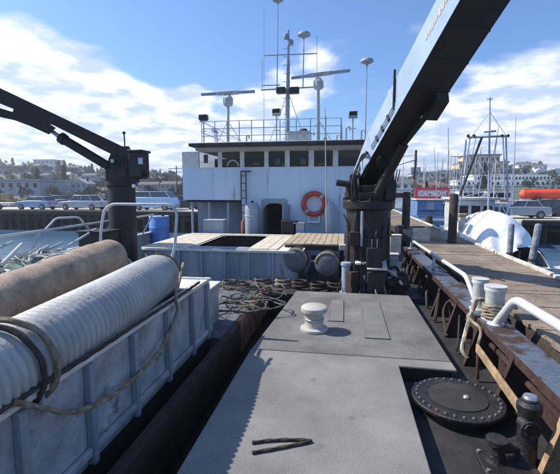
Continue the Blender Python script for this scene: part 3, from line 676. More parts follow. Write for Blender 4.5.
b = MB(); b.b2(HX0+.6, HX1-.6, DY+.3, DY+.8, zo, zb-.02); b.build('console', 'darkint', root, smooth=False)
for z_ in (1.9, 2.75):
    MB().b2(HX0, HX1, DY-.005, DY-.0005, z_, z_+.012).build('weld_seam', 'bluewhite', root, smooth=False)
for px_ in (212, 262, 300, 335): MB().b2(XA(px_, DY)-.006, XA(px_, DY)+.006, DY-.008, DY-.0055, zo if px_ < 241 else 1.93, zb).build('weld_seam', 'bluewhite', root, smooth=False)
# door recess
d0, d1, dz = doors[0]
MB().b2(d0, d1, DY+.9, DY+.95, -.1, dz).build('inner_door_wall', 'darkint', root, smooth=False)
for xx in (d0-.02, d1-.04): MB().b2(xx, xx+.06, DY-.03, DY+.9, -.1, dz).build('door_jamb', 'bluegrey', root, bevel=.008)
dm, dr = (d0+d1)/2, (d1-d0)/2-.04
for sg_ in (-1, 1):       # rounded upper corners of the doorway
    MB().prism([(dm+sg_*dr, DY-.028, dz-.12), (dm+sg_*dr, DY-.028, dz-.42)]+[(dm+sg_*(dr-.3+.3*math.cos(a_)), DY-.028, dz-.42+.3*math.sin(a_)) for a_ in (0, .3, .6, .9, 1.2, 1.5708)], (0, .12, 0)).build('corner_plate', 'bluegrey', root)
MB().b2(d0+.042, d1-.042, DY-.03, DY+.1, dz-.119, dz+.05).build('door_head', 'bluegrey', root, bevel=.01)
b = MB(); b.box((d1+.02, DY-.30, .85), (.05, .62, 1.7), rz=R(-14)); dd = b.build('door', 'bluegrey', root, bevel=.012)
MB().cyl((d1-.08, DY-.5, .95), (d1+.0, DY-.5, .95), .03, n=10).build('handle', 'steel', dd)
# windows
wins = [(199, 219), (222, 241), (244, 265), (268, 285.5), (289, 309), (313, 333), (337, 360)]
edges = [HX0] + sum([[XA(a, DY), XA(b_, DY)] for a, b_ in wins], []) + [HX1]
for i in range(0, len(edges), 2): MB().b2(edges[i], edges[i+1], DY-.004, DY+.12, zb, zt).build('mullion', 'trimwhite', root, smooth=False)
for i, (a, b_) in enumerate(wins):
    xa, xb = XA(a, DY), XA(b_, DY); f = MB(); t_ = .022
    f.b2(xa, xb, DY-.015, DY+.03, zb, zb+t_); f.b2(xa, xb, DY-.015, DY+.03, zt-t_, zt); f.b2(xa, xa+t_, DY-.015, DY+.03, zb+t_, zt-t_); f.b2(xb-t_, xb, DY-.015, DY+.03, zb+t_, zt-t_)
    fo = f.build('window', 'trimwhite', root, smooth=False)
    MB().b2(xa+t_, xb-t_, DY+.01, DY+.018, zb+t_, zt-t_).build('pane', 'paneglass', fo, smooth=False)
for px, py, w_, h_ in ((256, 163, .26, .09), (205, 158, .16, .3), (277, 161, .18, .22), (322, 163.5, .3, .07), (285, 164, .2, .1), (303, 161, .2, .2)):
    c = W(px, py, Y=DY-.03); MB().box((c.x*1.01, DY+.2, c.z-.01), (w_, .012, h_)).build('window_card', 'offwhite', root, smooth=False)
# cornice and roof
RX0, RX1 = XA(190, DY-.5), 1.0
MB().b2(RX0+.15, RX1-.1, DY-.3, DY+5.6, zt, zt+.13).build('cornice', 'cream', root, bevel=.02)
MB().b2(RX0, RX1, DY-.55, DY+5.8, zt+.13, zt+.24).build('roof', 'roofdark', root, bevel=.015)
MB().b2(RX0+.25, RX1-.3, DY-.2, DY+5.4, zt+.24, zt+.3).build('roof_top', 'offwhite', root, bevel=.015)
ROOF = zt+.3
# frames hanging under the wing, pillars, ladder
for px in (192, 209, 228): x = XA(px, DY+.2); MB().cyl((x, DY+.2, -.1), (x, DY+.2, zo-.08), .045, n=10).build('pillar', 'greypipe', root)
t = thing('deck_ladder', (XA(244, DY-.1), DY-.1, 0), 'narrow dark steel ladder fixed to the deckhouse front at the overhang', 'ladder')
xa = XA(243.5, DY-.12); zz1 = W(244, 172, Y=DY).z
for dx in (-.09, .09): MB().b2(xa+dx-.015, xa+dx+.015, DY-.12, DY-.08, -.1, zz1).build('rail', 'iron', t, smooth=False)
k = 0.1
while k < zz1-.05: MB().cyl((xa-.09, DY-.1, k), (xa+.09, DY-.1, k), .014, n=6).build('rung', 'iron', t); k += .26
MB().b2(xa-.1, xa+.28, DY-.13, DY-.07, zz1, zz1+.04).build('top_bracket', 'iron', t)
# seat-like ledge on the wing window
for px, py in ((232, 165),): 
    c = W(px, py, Y=DY-.14); tg = MB(); tg.torus((c.x, DY-.03, c.z-.03), .2, .03, (0, 1, 0), 20, 6, 0, math.pi); tag(tg.build('pipe_bow', 'cream', loc=(c.x, DY, c.z)), 'small cream curved hood below the second wheelhouse window', 'hood')
# rounded tank by the door
c = XA(252, DY-.35)
t = thing('standing_tank', (c, DY-.32, -.1), 'grey blue upright rounded tank left of the deckhouse door', 'tank')
MB().lathe([(.25, 0), (.26, .04), (.26, 1.6), (.24, 1.75), (.17, 1.85), (0, 1.88)], (c, DY-.32, -.1), n=28).build('shell', 'bluegrey', t)
for z in (.3, 1.3): MB().torus((c, DY-.32, z), .262, .014).build('hoop', 'greypipe', t)
MB().lathe([(.05, 1.86), (.05, 1.92), (0, 1.93)], (c, DY-.32, -.1), n=12).build('valve', 'rust', t)
t = thing('fire_bottle', (XA(243, DY-.3), DY-.25, -.1), 'dark red rusty upright bottle between the ladder and the upright tank', 'bottle')
MB().lathe([(.09, .5), (.1, .52), (.1, 1.15), (.06, 1.25), (.03, 1.3), (0, 1.31)], (XA(243.5, DY-.3), DY-.3, -.1), n=16).build('bottle', 'rustlt', t)
MB().b2(XA(243.5, DY-.3)-.1, XA(243.5, DY-.3)+.1, DY-.4, DY-.2, -.1, .4).build('stand', 'iron', t)
# leaning gas bottles
for i, (px, m, lb) in enumerate(((331, 'greypipe', 'grey green gas cylinder upright against the deckhouse, just right of the life ring'), (338, 'bluegrey', 'darker gas cylinder leaning beside the grey green one near the crane'))):
    x = XA(px, DY-.4); t = thing('gas_cylinder', (x, DY-.4, -.1), lb, 'gas cylinder', 'gas cylinders against the deckhouse')
    a = Vector((x, DY-.4, -.1)); d = Vector((-.03+.07*-i, .03, 1)).normalized()
    MB().lathe([(.15, 0), (.17, .03), (.17, 1.6), (.14, 1.74), (.06, 1.84), (.05, 1.9)], a, d, 22).build('cylinder', m, t)
    MB().lathe([(.03, 1.9), (.03, 1.98), (.045, 1.99), (.045, 2.02), (0, 2.03)], a, d, 12).build('valve', 'steel', t)
# life ring
c = W(314, 204, Y=DY-.12)
t = thing('life_ring', c, 'red life ring with pale bands hung on the deckhouse wall', 'life ring')
MB().torus(c, .36, .085, (0, 1, 0), 40, 14).build('ring', 'redring', t)
for k in range(4):
    a = math.pi/4+k*math.pi/2; MB().torus(c, .36, .089, (0, 1, 0), 5, 14, a-.13, a+.13).build('band', 'rustlt' if k % 2 else 'cream', t)
MB().torus(c+Vector((0, -.02, 0)), .46, .01, (0, 1, 0), 40, 6).build('grab_line', 'palerope', t)
# small shelf & bollard objects on the wall below the ring
c = W(314, 222, Y=DY-.15); t = thing('wall_bracket', c, 'small white bracket shelf on the wall under the life ring', 'bracket')
MB().box(c, (.42, .2, .05)).build('shelf', 'white', t, bevel=.008)
for dx in (-.18, .18): MB().box(c+Vector((dx, .04, .1)), (.04, .1, .2)).build('arm', 'white', t, bevel=.006)
# vertical thin pole at x=326
a, b_ = W(325, 108, Y=13.0), W(327, 200, Y=13.0)
t = thing('whip_pole', (a.x, 13, .9), 'thin pale pole rising in front of the wheelhouse windows', 'pole')
MB().cyl((b_.x, 13, .84), a, .022, .012, n=8).build('pole', 'cream', t)
# black box/winch stuff at foot of wall
for i, (px, py, sz, m, lb) in enumerate(((290, 226, (.5, .4, .45), 'iron', 'dark machinery box at the deckhouse foot right of the door'), (300, 231, (.35, .4, .3), 'bluegrey', 'low grey box at the deckhouse foot under the life ring'), (216, 224, (.7, .5, .5), 'bluegrey', 'grey locker under the overhanging wing of the deckhouse'))):
    x = XA(px, DY-.6); t = thing('deck_box', (x, DY-.7, -.1), lb, 'box')
    MB().b2(x-sz[0]/2, x+sz[0]/2, DY-.7-sz[1]/2, DY-.7+sz[1]/2, -.1, 1.0+sz[2]*.3).build('body', m, t, bevel=.012)
    MB().b2(x-sz[0]/2-.02, x+sz[0]/2+.02, DY-.7-sz[1]/2-.02, DY-.7+sz[1]/2+.02, 1.0+sz[2]*.3, 1.04+sz[2]*.3).build('lid', m, t, bevel=.008)
# blue drum
c = W(158, 238, Y=10.9); t = thing('blue_drum', (c.x, 10.9, -.06), 'bright blue plastic drum beside the left crane behind the hatch', 'drum')
x = c.x; y = 13.2; x = XA(158, y)
t.location = (x, y, -.06)
MB().lathe([(.31, 0), (.34, .03), (.34, .45), (.36, .48), (.34, .51), (.34, .93), (.36, .96), (.34, 1.0), (.34, 1.30), (.31, 1.35), (0, 1.355)], (x, y, -.06), n=28).build('barrel', 'bluedrum', t)
MB().torus((x, y, 1.28), .33, .02).build('lid_ring', 'offwhite', t)
MB().lathe([(.05, 1.35), (.05, 1.39), (0, 1.39)], (x+.15, y, -.06), n=12).build('bung', 'rust', t)

# ------------------------------------------------------------------ wheelhouse roof gear
GY = 15.0
def roofpt(px, py, Y=GY): return W(px, py, Y=Y)
t = thing('roof_railing', (-2.4, DY-.1, ROOF), 'thin three bar pipe railing along the front edge of the wheelhouse roof', 'railing')
ry = DY+.1; xs = [XA(p_, ry) for p_ in (203, 216, 228, 240, 252, 264, 280, 296, 310, 325, 340)]
ztop = W(260, 120, Y=ry).z
for i, f in enumerate((1, .66, .33)): MB().cyl((xs[0], ry, ROOF+(ztop-ROOF)*f), (xs[-1], ry, ROOF+(ztop-ROOF)*f), .013, n=6).build('bar', 'mast', t)
for x in xs: MB().cyl((x, ry, ROOF-.05), (x, ry, ztop), .016, n=6).build('post', 'mast', t)
for x in (xs[0], xs[-1]):
    for f in (1, .5): MB().cyl((x, ry, ROOF+(ztop-ROOF)*f), (x, ry+5, ROOF+(ztop-ROOF)*f), .013, n=6).build('bar', 'mast', t)
    for yy in (1.7, 3.4, 5): MB().cyl((x, ry+yy, ROOF-.02), (x, ry+yy, ztop), .016, n=6).build('post', 'mast', t)

def radar(px, pyscan, xs0, ys0, xs1, ys1, boxpx, Y, label):
    b = W(px, 143, Y=Y); b.z = ROOF; top = W(px, pyscan, Y=Y)
    t = thing('radar', b, label, 'radar', 'radar scanners on the wheelhouse roof')
    MB().lathe([(.16, 0), (.16, .02), (.075, .03), (.07, .1)], b, n=16).build('foot', 'cream', t)
    MB().cyl(b+Vector((0, 0, .02)), top-Vector((0, 0, .42)), .062, .05, n=12).build('pedestal', 'cream', t)
    for dx in (-.6, .6): MB().cyl(b+Vector((dx, .25, 0)), b+Vector((0, 0, .95)), .012, n=6).build('stay', 'mast', t)
    MB().lathe([(.10, -.46), (.17, -.42), (.19, -.3), (.19, -.16), (.12, -.08), (.09, -.03)], top, n=18).build('gearbox', 'offwhite', t)
    MB().box(top+Vector((.0, .2, -.28)), (.2, .22, .2)).build('motor', 'offwhite', t, bevel=.02)
    p, q = W(xs0, ys0, Y=Y-.15), W(xs1, ys1, Y=Y+.15)
    MB().beam(p, q, .12, .10).build('scanner_bar', 'mast', t, bevel=.02)
    MB().beam(p+(q-p)*.3, p+(q-p)*.7, .15, .13).build('scanner_housing', 'offwhite', t, bevel=.02)
radar(228, 94, 201, 94.5, 255, 91.5, None, 15.2, 'left radar scanner on a pale post above the wheelhouse roof')
radar(318.5, 77, 291, 78, 350, 70.5, None, 15.6, 'right radar scanner, mounted higher and tilted, beside the main mast')

# main mast
mx_ = W(287, 143, Y=15.6); mx_.z = ROOF; mt = W(288.5, 30, Y=15.6)
t = thing('main_mast', mx_, 'tall main mast with two crossbars in the middle of the wheelhouse roof', 'mast')
MB().cyl(mx_, W(288.3, 60, Y=15.6), .10, .06, n=14).build('pole', 'mast', t)
MB().cyl(W(288.3, 60, Y=15.6), mt, .045, .03, n=10).build('topmast', 'mast', t)
MB().cyl(W(264, 55.5, Y=15.6), W(317, 53.5, Y=15.6), .022, n=8).build('upper_crossbar', 'mast', t)
MB().cyl(W(261, 90, Y=15.6), W(324, 86.5, Y=15.6), .028, n=8).build('lower_crossbar', 'mast', t)
MB().cyl(W(262, 85.5, Y=15.6), W(280, 85.0, Y=15.6), .02, n=8).build('lower_crossbar', 'mast', t)
MB().cyl(W(264, 8, Y=15.6), W(264, 143, Y=15.6), .008, n=5).build('whip', 'mast', t)
MB().cyl(W(262, 60, Y=15.6), W(262, 90, Y=15.6), .012, n=5).build('whip', 'mast', t)
MB().cyl(W(317, 35, Y=15.6), W(317, 88, Y=15.6), .01, n=5).build('whip', 'mast', t)
for px, w_ in ((281, .34), (294, .38)):
    MB().box(W(px, 90.5, Y=15.4), (w_, .26, .22)).build('floodlight', 'black', t, bevel=.02)
for py in (36, 42): MB().lathe([(.1, 0), (.12, .04), (.11, .16), (.05, .2)], W(288.5+(2 if py == 42 else -2), py+3, Y=15.5), n=12).build('mast_light', 'mast', t)
b = MB()
for k in range(12): z = .3+k*.3; b.cyl(mx_+Vector((-.14, -.05, z)), mx_+Vector((.14, -.05, z)), .012, n=5)
b.build('rungs', 'mast', t)
for px, py in ((267, 143), (308, 143)):
    q = W(px, py, Y=16.2); q.z = ROOF; MB().cyl(q, W(288, 92, Y=15.6), .012, n=5).build('stay', 'mast', t)
def antenna(px, pytop, pybase, Y, rx_, label, zbase=None):
    a = W(px, pytop, Y=Y); b = W(px-1, pybase, Y=Y)
    if zbase is not None: b.z = zbase; b.x = a.x
    t = thing('mushroom_antenna', b, label, 'antenna', 'mushroom antennas over the wheelhouse')
    MB().cyl(b, a-Vector((0, 0, .12)), .022, .016, n=8).build('stem', 'mast', t)
    MB().lathe([(.03, -.14), (.05, -.1), (rx_*.5, -.07), (rx_, -.02), (rx_, .03), (rx_*.85, .08), (rx_*.4, .12), (0, .13)], a, n=20).build('dome', 'bluegrey', t)
antenna(278, 0, 88, 15.6, .2, 'tallest thin antenna with a mushroom cap left of the main mast')
antenna(304, 35, 87, 15.6, .24, 'grey mushroom antenna on the lower crossbar right of the main mast')
antenna(367, 61.5, 140, 14.6, .22, 'lone mushroom antenna on a tall stem near the right crane boom', zbase=ROOF-.05)
def flood(px, py, Y, label, m='bluegrey'):
    a = W(px, py, Y=Y); b = Vector((a.x, a.y, ROOF))
    t = thing('searchlight', b, label, 'lamp', 'lamps on posts on the wheelhouse roof')
    MB().cyl(b, a-Vector((0, 0, .12)), .025, n=8).build('post', 'mast', t)
    MB().box(a, (.32, .24, .2)).build('housing', m, t, bevel=.03)
    MB().box(a+Vector((0, -.125, 0)), (.26, .012, .14)).build('lens', 'glass', t)
    MB().box(a+Vector((0, 0, -.13)), (.3, .04, .04)).build('yoke', 'mast', t)
    MB().cyl(b+Vector((-.12, 0, .5)), b+Vector((.12, 0, .5)), .014, n=6).build('peg', 'mast', t)
flood(203.5, 117.5, 14.6, 'dark lamp on a post at the left end of the wheelhouse roof', 'iron')
flood(276.5, 111.5, 14.8, 'pale reddish lamp on a post left of the main mast', 'offwhite')
flood(353, 114, 14.8, 'grey lamp on a post at the right end of the wheelhouse roof', 'bluegrey')
c = W(299, 143, Y=15.0); c.z = ROOF
t = thing('roof_locker', c, 'off white locker with a dark lid gear beside the mast on the roof', 'locker')
MB().b2(c.x-.42, c.x+.42, 14.8, 15.3, ROOF, ROOF+.42).build('box', 'offwhite', t, bevel=.02)
MB().b2(c.x-.44, c.x+.44, 14.78, 15.32, ROOF+.42, ROOF+.46).build('lid', 'offwhite', t, bevel=.01)
MB().lathe([(.14, .46), (.16, .5), (.14, .56), (0, .58)], (c.x+.15, 15.05, ROOF), n=16).build('horn', 'iron', t)
c = W(325.5, 116, Y=14.9); t = thing('stub_antenna', (c.x, c.y, ROOF), 'short dark stub antenna right of the right radar post', 'antenna')
MB().cyl((c.x, c.y, ROOF), c, .03, .02, n=8).build('rod', 'iron', t); MB().lathe([(.06, 0), (.06, .2), (.03, .24)], (c.x, c.y, ROOF), n=10).build('base', 'iron', t)
c = W(217, 132, Y=14.9); t = thing('roof_horn', (c.x, c.y, ROOF), 'small angled horn on the roof between the left lamp and left radar', 'horn')
MB().cyl((c.x, c.y, ROOF), c, .02, n=8).build('stand', 'mast', t); MB().cyl(c+Vector((0, .1, 0)), c+Vector((-.12, -.15, .05)), .03, .09, n=12).build('trumpet', 'mast', t)
for i, (px, h) in enumerate(((247, .3), (310, .35), (336, .25), (345, .5), (360, .4))):
    x = XA(px, 14.5); t = thing('roof_vent', (x, 14.5, ROOF), 'small gooseneck vent on the wheelhouse roof, %s from the left' % ORD[i], 'vent', 'small roof vents')
    MB().tube(bend([(x, 14.5, ROOF), (x, 14.5, ROOF+h), (x+.12, 14.4, ROOF+h), (x+.12, 14.4, ROOF+h-.12)], .06), .03, 8).build('pipe', 'mast', t)

# ------------------------------------------------------------------ cranes
def cheek(b, c, w_, h, th, gap, ax=Vector((1, 0, 0))):
    pass
# ---- right crane
PC = Vector((XA(369, 9.25), 9.25, -.1))
t = thing('deck_crane', PC, 'big dark crane with its boom reaching overhead at right', 'crane', 'deck cranes')
r = .50
MB().lathe([(r*1.25, 0), (r*1.25, .05), (r, .06), (r*.98, 1.85), (r*1.14, 1.9), (r*1.16, 2.05), (r*1.05, 2.1), (0, 2.12)], PC, n=36).build('pedestal', 'crane', t)
for k in range(10):
    a = 2*math.pi*k/10; q = PC+Vector((math.cos(a)*r*1.0, math.sin(a)*r*1.0, 0)); MB().beam(q+Vector((0, 0, .05)), q*1.0+Vector((0, 0, .5)), .03, .12).build('gusset', 'crane', t)
MB().tube([(PC.x-.16, PC.y-r-.03, 1.0), (PC.x-.16, PC.y-r-.03, 1.75)], .03, 8).build('grease_pipe', 'mast', t)
MB().tube(bend([(PC.x-.3, PC.y-r*.9, 0), (PC.x-.3, PC.y-r*.9, 1.6), (PC.x-.2, PC.y-.3, 2.1)], .15), .03, 8).build('hydraulic_hose', 'black', t)
BP = W(371, 186, Y=9.3); BE = W(485.9, 0, Y=6.16); bd = (BE-BP).normalized(); BE2 = BP + bd*8.6
s_, u_ = frame(bd)
zt0 = PC.z+2.1
# turret cheeks
for sgn in (-1, 1):
    x = BP.x+sgn*.27
    MB().prism([(x, 9.75, zt0-.02), (x, 8.85, zt0-.02), (x, 8.75, zt0+.25), (x, 9.1, zt0+.62), (x, 9.5, zt0+.62), (x, 9.78, zt0+.3)], (sgn*.05, 0, 0)).build('cheek_plate', 'crane', t, bevel=.01)
MB().b2(BP.x-.262, BP.x+.262, 8.86, 9.7, zt0+.15, zt0+.30).build('turret_block', 'crane', t, bevel=.015)
MB().b2(PC.x-.44, BP.x-.33, 8.95, 9.5, zt0+.15, zt0+.55).build('oil_tank', 'iron', t, bevel=.02)
MB().b2(BP.x+.33, PC.x+.36, 9.3, 9.7, zt0+.15, zt0+.62).build('oil_tank', 'iron', t, bevel=.02)
MB().cyl((BP.x-.36, 9.3, BP.z+.12), (BP.x+.36, 9.3, BP.z+.12), .09, n=16).build('hinge_pin', 'iron', t)
MB().lathe([(.52, 2.1), (.54, 2.13), (.54, 2.24), (.45, 2.28), (0, 2.29)], PC, n=32).build('slew_ring', 'crane', t)
b = MB(); b.box((PC.x+.42, 9.0, zt0+.2), (.22, .5, .42)); b.box((PC.x+.46, 9.2, zt0+.5), (.12, .3, .2)); b.build('valve_block', 'iron', t, bevel=.02)
for i in range(5): MB().cyl((PC.x+.36+.05*i, 8.8, zt0+.38), (PC.x+.37+.055*i, 8.72, zt0+.62), .012, n=6).build('lever', 'iron', t)
b = MB(); b.cyl((PC.x-.42, 9.0, zt0+.05), (PC.x-.42, 9.0, zt0+.4), .1); b.cyl((PC.x-.42, 8.9, zt0+.32), (PC.x-.72, 8.85, zt0+.36), .07); b.build('slew_motor', 'iron', t)
for i, (dx, dy, dz_, rr) in enumerate(((-.36, 8.75, .75, .02), (-.30, 8.8, .9, .025), (-.22, 9.0, 1.05, .02))):
    MB().tube([(PC.x+dx, dy, zt0), (PC.x+dx-.03, dy, zt0+dz_*.5), (PC.x+dx+.1, dy+.1, zt0+dz_), (BP.x-.15, dy-.5, BP.z+.65)], rr, 7, smooth=6).build('hydraulic_hose', 'black', t)
for i, (dx, h) in enumerate(((.25, .55), (.5, .5), (.58, .36))): MB().cyl((PC.x+dx, 9.5, zt0), (PC.x+dx+.02, 9.5, zt0+h), .035, n=8).build('pipe_stub', 'iron', t)
for i in range(9):
    a = R(-150+i*15); rr = r+.035; q = PC+Vector((math.cos(a)*rr, math.sin(a)*rr, 0)); z0_, z1_ = rnd.uniform(.05, .6), rnd.uniform(1.2, 1.88)
    if i % 3 == 1: continue
    P_ = [q+Vector((math.cos(a)*.25, math.sin(a)*.2-.1, .02)), q+Vector((math.cos(a)*.08, math.sin(a)*.08, z0_)), q+Vector((0, 0, z0_+.25)), q+Vector((rnd.uniform(-.04, .04), 0, z1_)), q+Vector((rnd.uniform(-.1, .1), .08, z1_+.3))]
    MB().tube(P_, rnd.choice([.018, .024, .032]), 7, smooth=5).build('hydraulic_hose', rnd.choice(['black', 'iron', 'rust']), t)
for z_ in (.7, 1.3): MB().torus(PC+Vector((0, 0, z_)), r+.01, .018, n=36, m=6).build('clamp_band', 'iron', t)
for i in range(16):
    a = 2*math.pi*i/16; MB().cyl(PC+Vector((math.cos(a)*r*1.1, math.sin(a)*r*1.1, 2.05)), PC+Vector((math.cos(a)*r*1.1, math.sin(a)*r*1.1, 2.13)), .025, n=6).build('bolt', 'iron', t)
MB().b2(PC.x-.05, PC.x+.28, PC.y-r-.17, PC.y-r-.02, .55, .98).build('valve_bank', 'iron', t, bevel=.015)
for i in range(5): MB().cyl((PC.x+.0+.055*i, PC.y-r-.1, .98), (PC.x+.0+.055*i, PC.y-r-.15, 1.16), .01, n=6).build('lever', 'mast' if i % 2 else 'rust', t)
MB().b2(PC.x-.42, PC.x-.2, PC.y-r-.05, PC.y-r+.12, 1.0, 1.3).build('junction_box', 'rust', t, bevel=.012)
for i in range(4):
    P_ = [Vector((PC.x+.1+.08*i, 9.0, zt0+.2)), Vector((PC.x+.2+.06*i, 8.7, zt0+.55)), Vector((PC.x+.1+.03*i, 8.4, zt0+.75)), Vector((PC.x+.12, 8.1, zt0+.85))]
    MB().tube(P_, .018, 7, smooth=5).build('hydraulic_hose', 'black', t)
# boom: base section, outer section with grey side face
def boom_sec(a, c, w0, h0, w1, h1, name, parent):
    """box section whose lower edge runs along the line a-c; returns corner lists"""
    b = MB(); vs = []
    for p_, ww, hh in ((a, w0, h0), (c, w1, h1)):
        vs += [p_-s_*ww/2, p_+s_*ww/2, p_+s_*ww/2+u_*hh, p_-s_*ww/2+u_*hh]
    b.add(vs, [(0, 1, 2, 3), (4, 7, 6, 5), (0, 4, 5, 1), (1, 5, 6, 2), (2, 6, 7, 3), (3, 7, 4, 0)])
    return b.build(name, 'crane', parent, bevel=.008)
sg = -1 if s_.x > 0 else 1
BW, BH = .742, .515
k1 = (W(418, 118, Y=7.6)-BP).dot(bd)
q1 = BP + bd*1.1; qn = BP + bd*k1
boom_sec(BP+s_*sg*.10, q1+s_*sg*.10, .34, .40, .50, BH-.02, 'boom_foot', t)
boom_sec(q1+bd*.002+s_*sg*.106, qn+s_*sg*.106, .52, BH-.01, .52, BH-.01, 'inner_boom', t)
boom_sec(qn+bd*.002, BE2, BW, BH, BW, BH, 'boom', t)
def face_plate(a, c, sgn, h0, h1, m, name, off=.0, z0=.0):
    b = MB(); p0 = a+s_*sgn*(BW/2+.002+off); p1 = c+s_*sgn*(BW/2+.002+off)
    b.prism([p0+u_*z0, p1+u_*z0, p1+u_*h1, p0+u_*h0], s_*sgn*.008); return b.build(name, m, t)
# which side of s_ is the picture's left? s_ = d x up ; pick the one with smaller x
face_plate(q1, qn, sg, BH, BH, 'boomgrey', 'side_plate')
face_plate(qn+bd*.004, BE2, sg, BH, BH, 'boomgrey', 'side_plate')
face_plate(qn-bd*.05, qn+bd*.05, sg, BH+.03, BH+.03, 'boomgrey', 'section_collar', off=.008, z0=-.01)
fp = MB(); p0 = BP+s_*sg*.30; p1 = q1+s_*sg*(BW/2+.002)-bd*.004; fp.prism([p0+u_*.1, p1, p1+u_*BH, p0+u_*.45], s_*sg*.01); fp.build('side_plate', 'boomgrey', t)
# lettering strip on side plate: worn white block letters
lo = BP + bd*((W(428, 40, Y=6.8)-BP).dot(bd)) + s_*sg*(BW/2+.012) + u_*.24
b = MB(); q_ = 0.0
for i in range(13):                     # worn lettering, too weathered to read
    l_ = rnd.uniform(.07, .13); h0 = .09+.012*i*.5; j0 = rnd.uniform(-.01, .01)
    p_ = lo+bd*q_+u_*j0; b.prism([p_, p_+bd*l_*.5, p_+bd*l_+u_*h0*.5, p_+bd*l_*.8+u_*h0, p_+bd*l_*.15+u_*h0*.9], s_*sg*.003); q_ += l_*.93
b.build('worn_lettering', 'cream', t, smooth=False)
# bracket under the boom and luff cylinders
rs_ = s_*-sg
b = MB(); g0 = qn+rs_*.12; b.prism([g0-bd*.05+u_*.02, g0+bd*.5+u_*.02, g0+bd*.42-u_*.16, g0+bd*.0-u_*.18], rs_*.24); b.build('cylinder_bracket', 'crane', t, bevel=.01)
MB().cyl((BP.x+.10, 8.8, zt0+.1), qn-bd*.75-u_*.06+rs_*.1, .10, n=16).build('luff_cylinder', 'crane', t)
MB().cyl(qn-bd*.75-u_*.06+rs_*.1, qn+bd*.15-u_*.1+rs_*.16, .055, n=12).build('luff_rod', 'iron', t)
k_ = BP+bd*((W(394.5, 110, Y=7.6)-BP).dot(bd))+s_*sg*(BW/2+.03)+u_*.1
MB().cyl(k_, k_+Vector((0, 0, .68)), .022, n=6).build('wire_guide', 'black', t)
for off in (.10, .16): MB().tube([q1+s_*sg*(BW/2+.03)+u_*off, qn+s_*sg*(BW/2+.03)+u_*off], .012, 6).build('boom_pipe', 'mast', t)
for kk in (.25, .5, .75):
    pp_ = q1+(qn-q1)*kk; MB().beam(pp_+s_*sg*(BW/2+.02)+u_*.07, pp_+s_*sg*(BW/2+.02)+u_*.19, .04, .05).build('pipe_clamp', 'iron', t)
b = MB()
for kk in range(9):
    pp_ = qn+bd*(.5+.55*kk); b.beam(pp_-s_*BW*.5-u_*.0, pp_+s_*BW*.5-u_*.0, .03, .02)
b.build('underside_weld', 'crane', t)

# ---- left crane
LC = Vector((XA(121.5, 9.9), 9.9, -.06)); lr = .35
t = thing('deck_crane', LC, 'dark rusty crane at left with its folded boom reaching out of frame', 'crane', 'deck cranes')
zl = W(122, 181, Y=9.9).z
MB().lathe([(lr*1.25, 0), (lr*1.25, .05), (lr, .06), (lr*1.0, zl-LC.z-.15), (lr*1.12, zl-LC.z-.12), (lr*1.12, zl-LC.z), (0, zl-LC.z+.01)], LC, n=32).build('pedestal', 'crane', t)
MB().lathe([(.05, 0), (.05, .03), (0, .03)], W(134, 186, Y=9.6), (0, -1, 0), 10).build('lamp', 'white', t)
def PW(l, Y): return [W(a, b_, Y=Y) for a, b_ in l]
for yy in (9.68, 10.06):
    MB().prism(PW([(106, 182), (105, 168), (111, 152), (117, 146), (128, 146), (133, 154), (136, 170), (139, 182)], yy), (0, .05, 0)).build('cheek_plate', 'crane', t, bevel=.008)
MB().b2(LC.x-.34, LC.x+.42, 9.74, 10.05, zl, zl+.28).build('turret_base', 'crane', t, bevel=.01)
b = MB(); q = W(139, 165, Y=9.8); b.box(q, (.34, .45, .62)); b.box(q+Vector((.02, 0, .34)), (.40, .5, .06)); b.build('control_box', 'iron', t, bevel=.015)
MB().box(W(140.5, 161, Y=9.55), (.12, .02, .16)).build('gauge_panel', 'steel', t)
MB().cyl(W(133, 176, Y=9.7), W(147, 172, Y=9.7), .07, n=12).build('slew_motor', 'iron', t)
MB().cyl(W(147, 177, Y=9.7), W(136, 177, Y=9.7), .05, n=12).build('pipe_stub', 'iron', t)
for a, c_, rr in (((125, 150), (124, 133), .018), ((127, 152), (130, 150), .03), ((131, 156), (128, 148), .03), ((118, 150), (116, 146), .04)):
    MB().cyl(W(*a, Y=9.8), W(*c_, Y=9.8), rr, n=7).build('lever', 'iron', t)
MB().lathe([(.03, 0), (.05, .04), (.0, .08)], W(124, 134, Y=9.8), n=10).build('aerial_tip', 'iron', t)
MB().lathe([(.05, 0), (.05, .04), (0, .05)], W(113, 161, Y=9.64), (0, -1, 0), 12).build('pin_cap', 'steel', t)
for k in range(2):
    MB().tube(PW([(128-k*5, 178), (124+k*3, 165), (118+k*4, 158), (112+k*4, 168)], 9.62-.02*k), .02, 6, smooth=6).build('hydraulic_hose', 'black', t)
def YL(px): return 9.85 - (120-px)*.010
def sec(name, P, m='crane', dy=.32):
    b = MB(); vs = [W(a, c_, Y=YL(a)-dy/2) for a, c_ in P] + [W(a, c_, Y=YL(a)+dy/2) for a, c_ in P]; k = len(P)
    b.add(vs, [tuple(range(k)), tuple(range(k, 2*k))[::-1]] + [(i, k+i, k+(i+1) % k, (i+1) % k) for i in range(k)]); return b.build(name, m, t, bevel=.008)
sec('boom', [(-90, 44), (0, 88), (60, 116.5), (124, 147), (119, 158), (55, 126), (0, 103.5), (-90, 66)])
sec('lower_boom', [(-90, 78), (0, 108), (16, 113), (16, 120.5), (0, 117), (-90, 92)], dy=.26)
sec('joint_plate', [(14, 108), (44, 120), (56, 128), (49, 134.5), (30, 126), (10, 118.5)], dy=.36)
MB().cyl(W(62, 138.5, Y=YL(62)), W(108, 166, Y=YL(108)), .115, .115, n=16).build('luff_cylinder', 'crane', t)
MB().cyl(W(50, 130, Y=YL(50)), W(62, 138.5, Y=YL(62)), .05, n=12).build('luff_rod', 'steel', t)
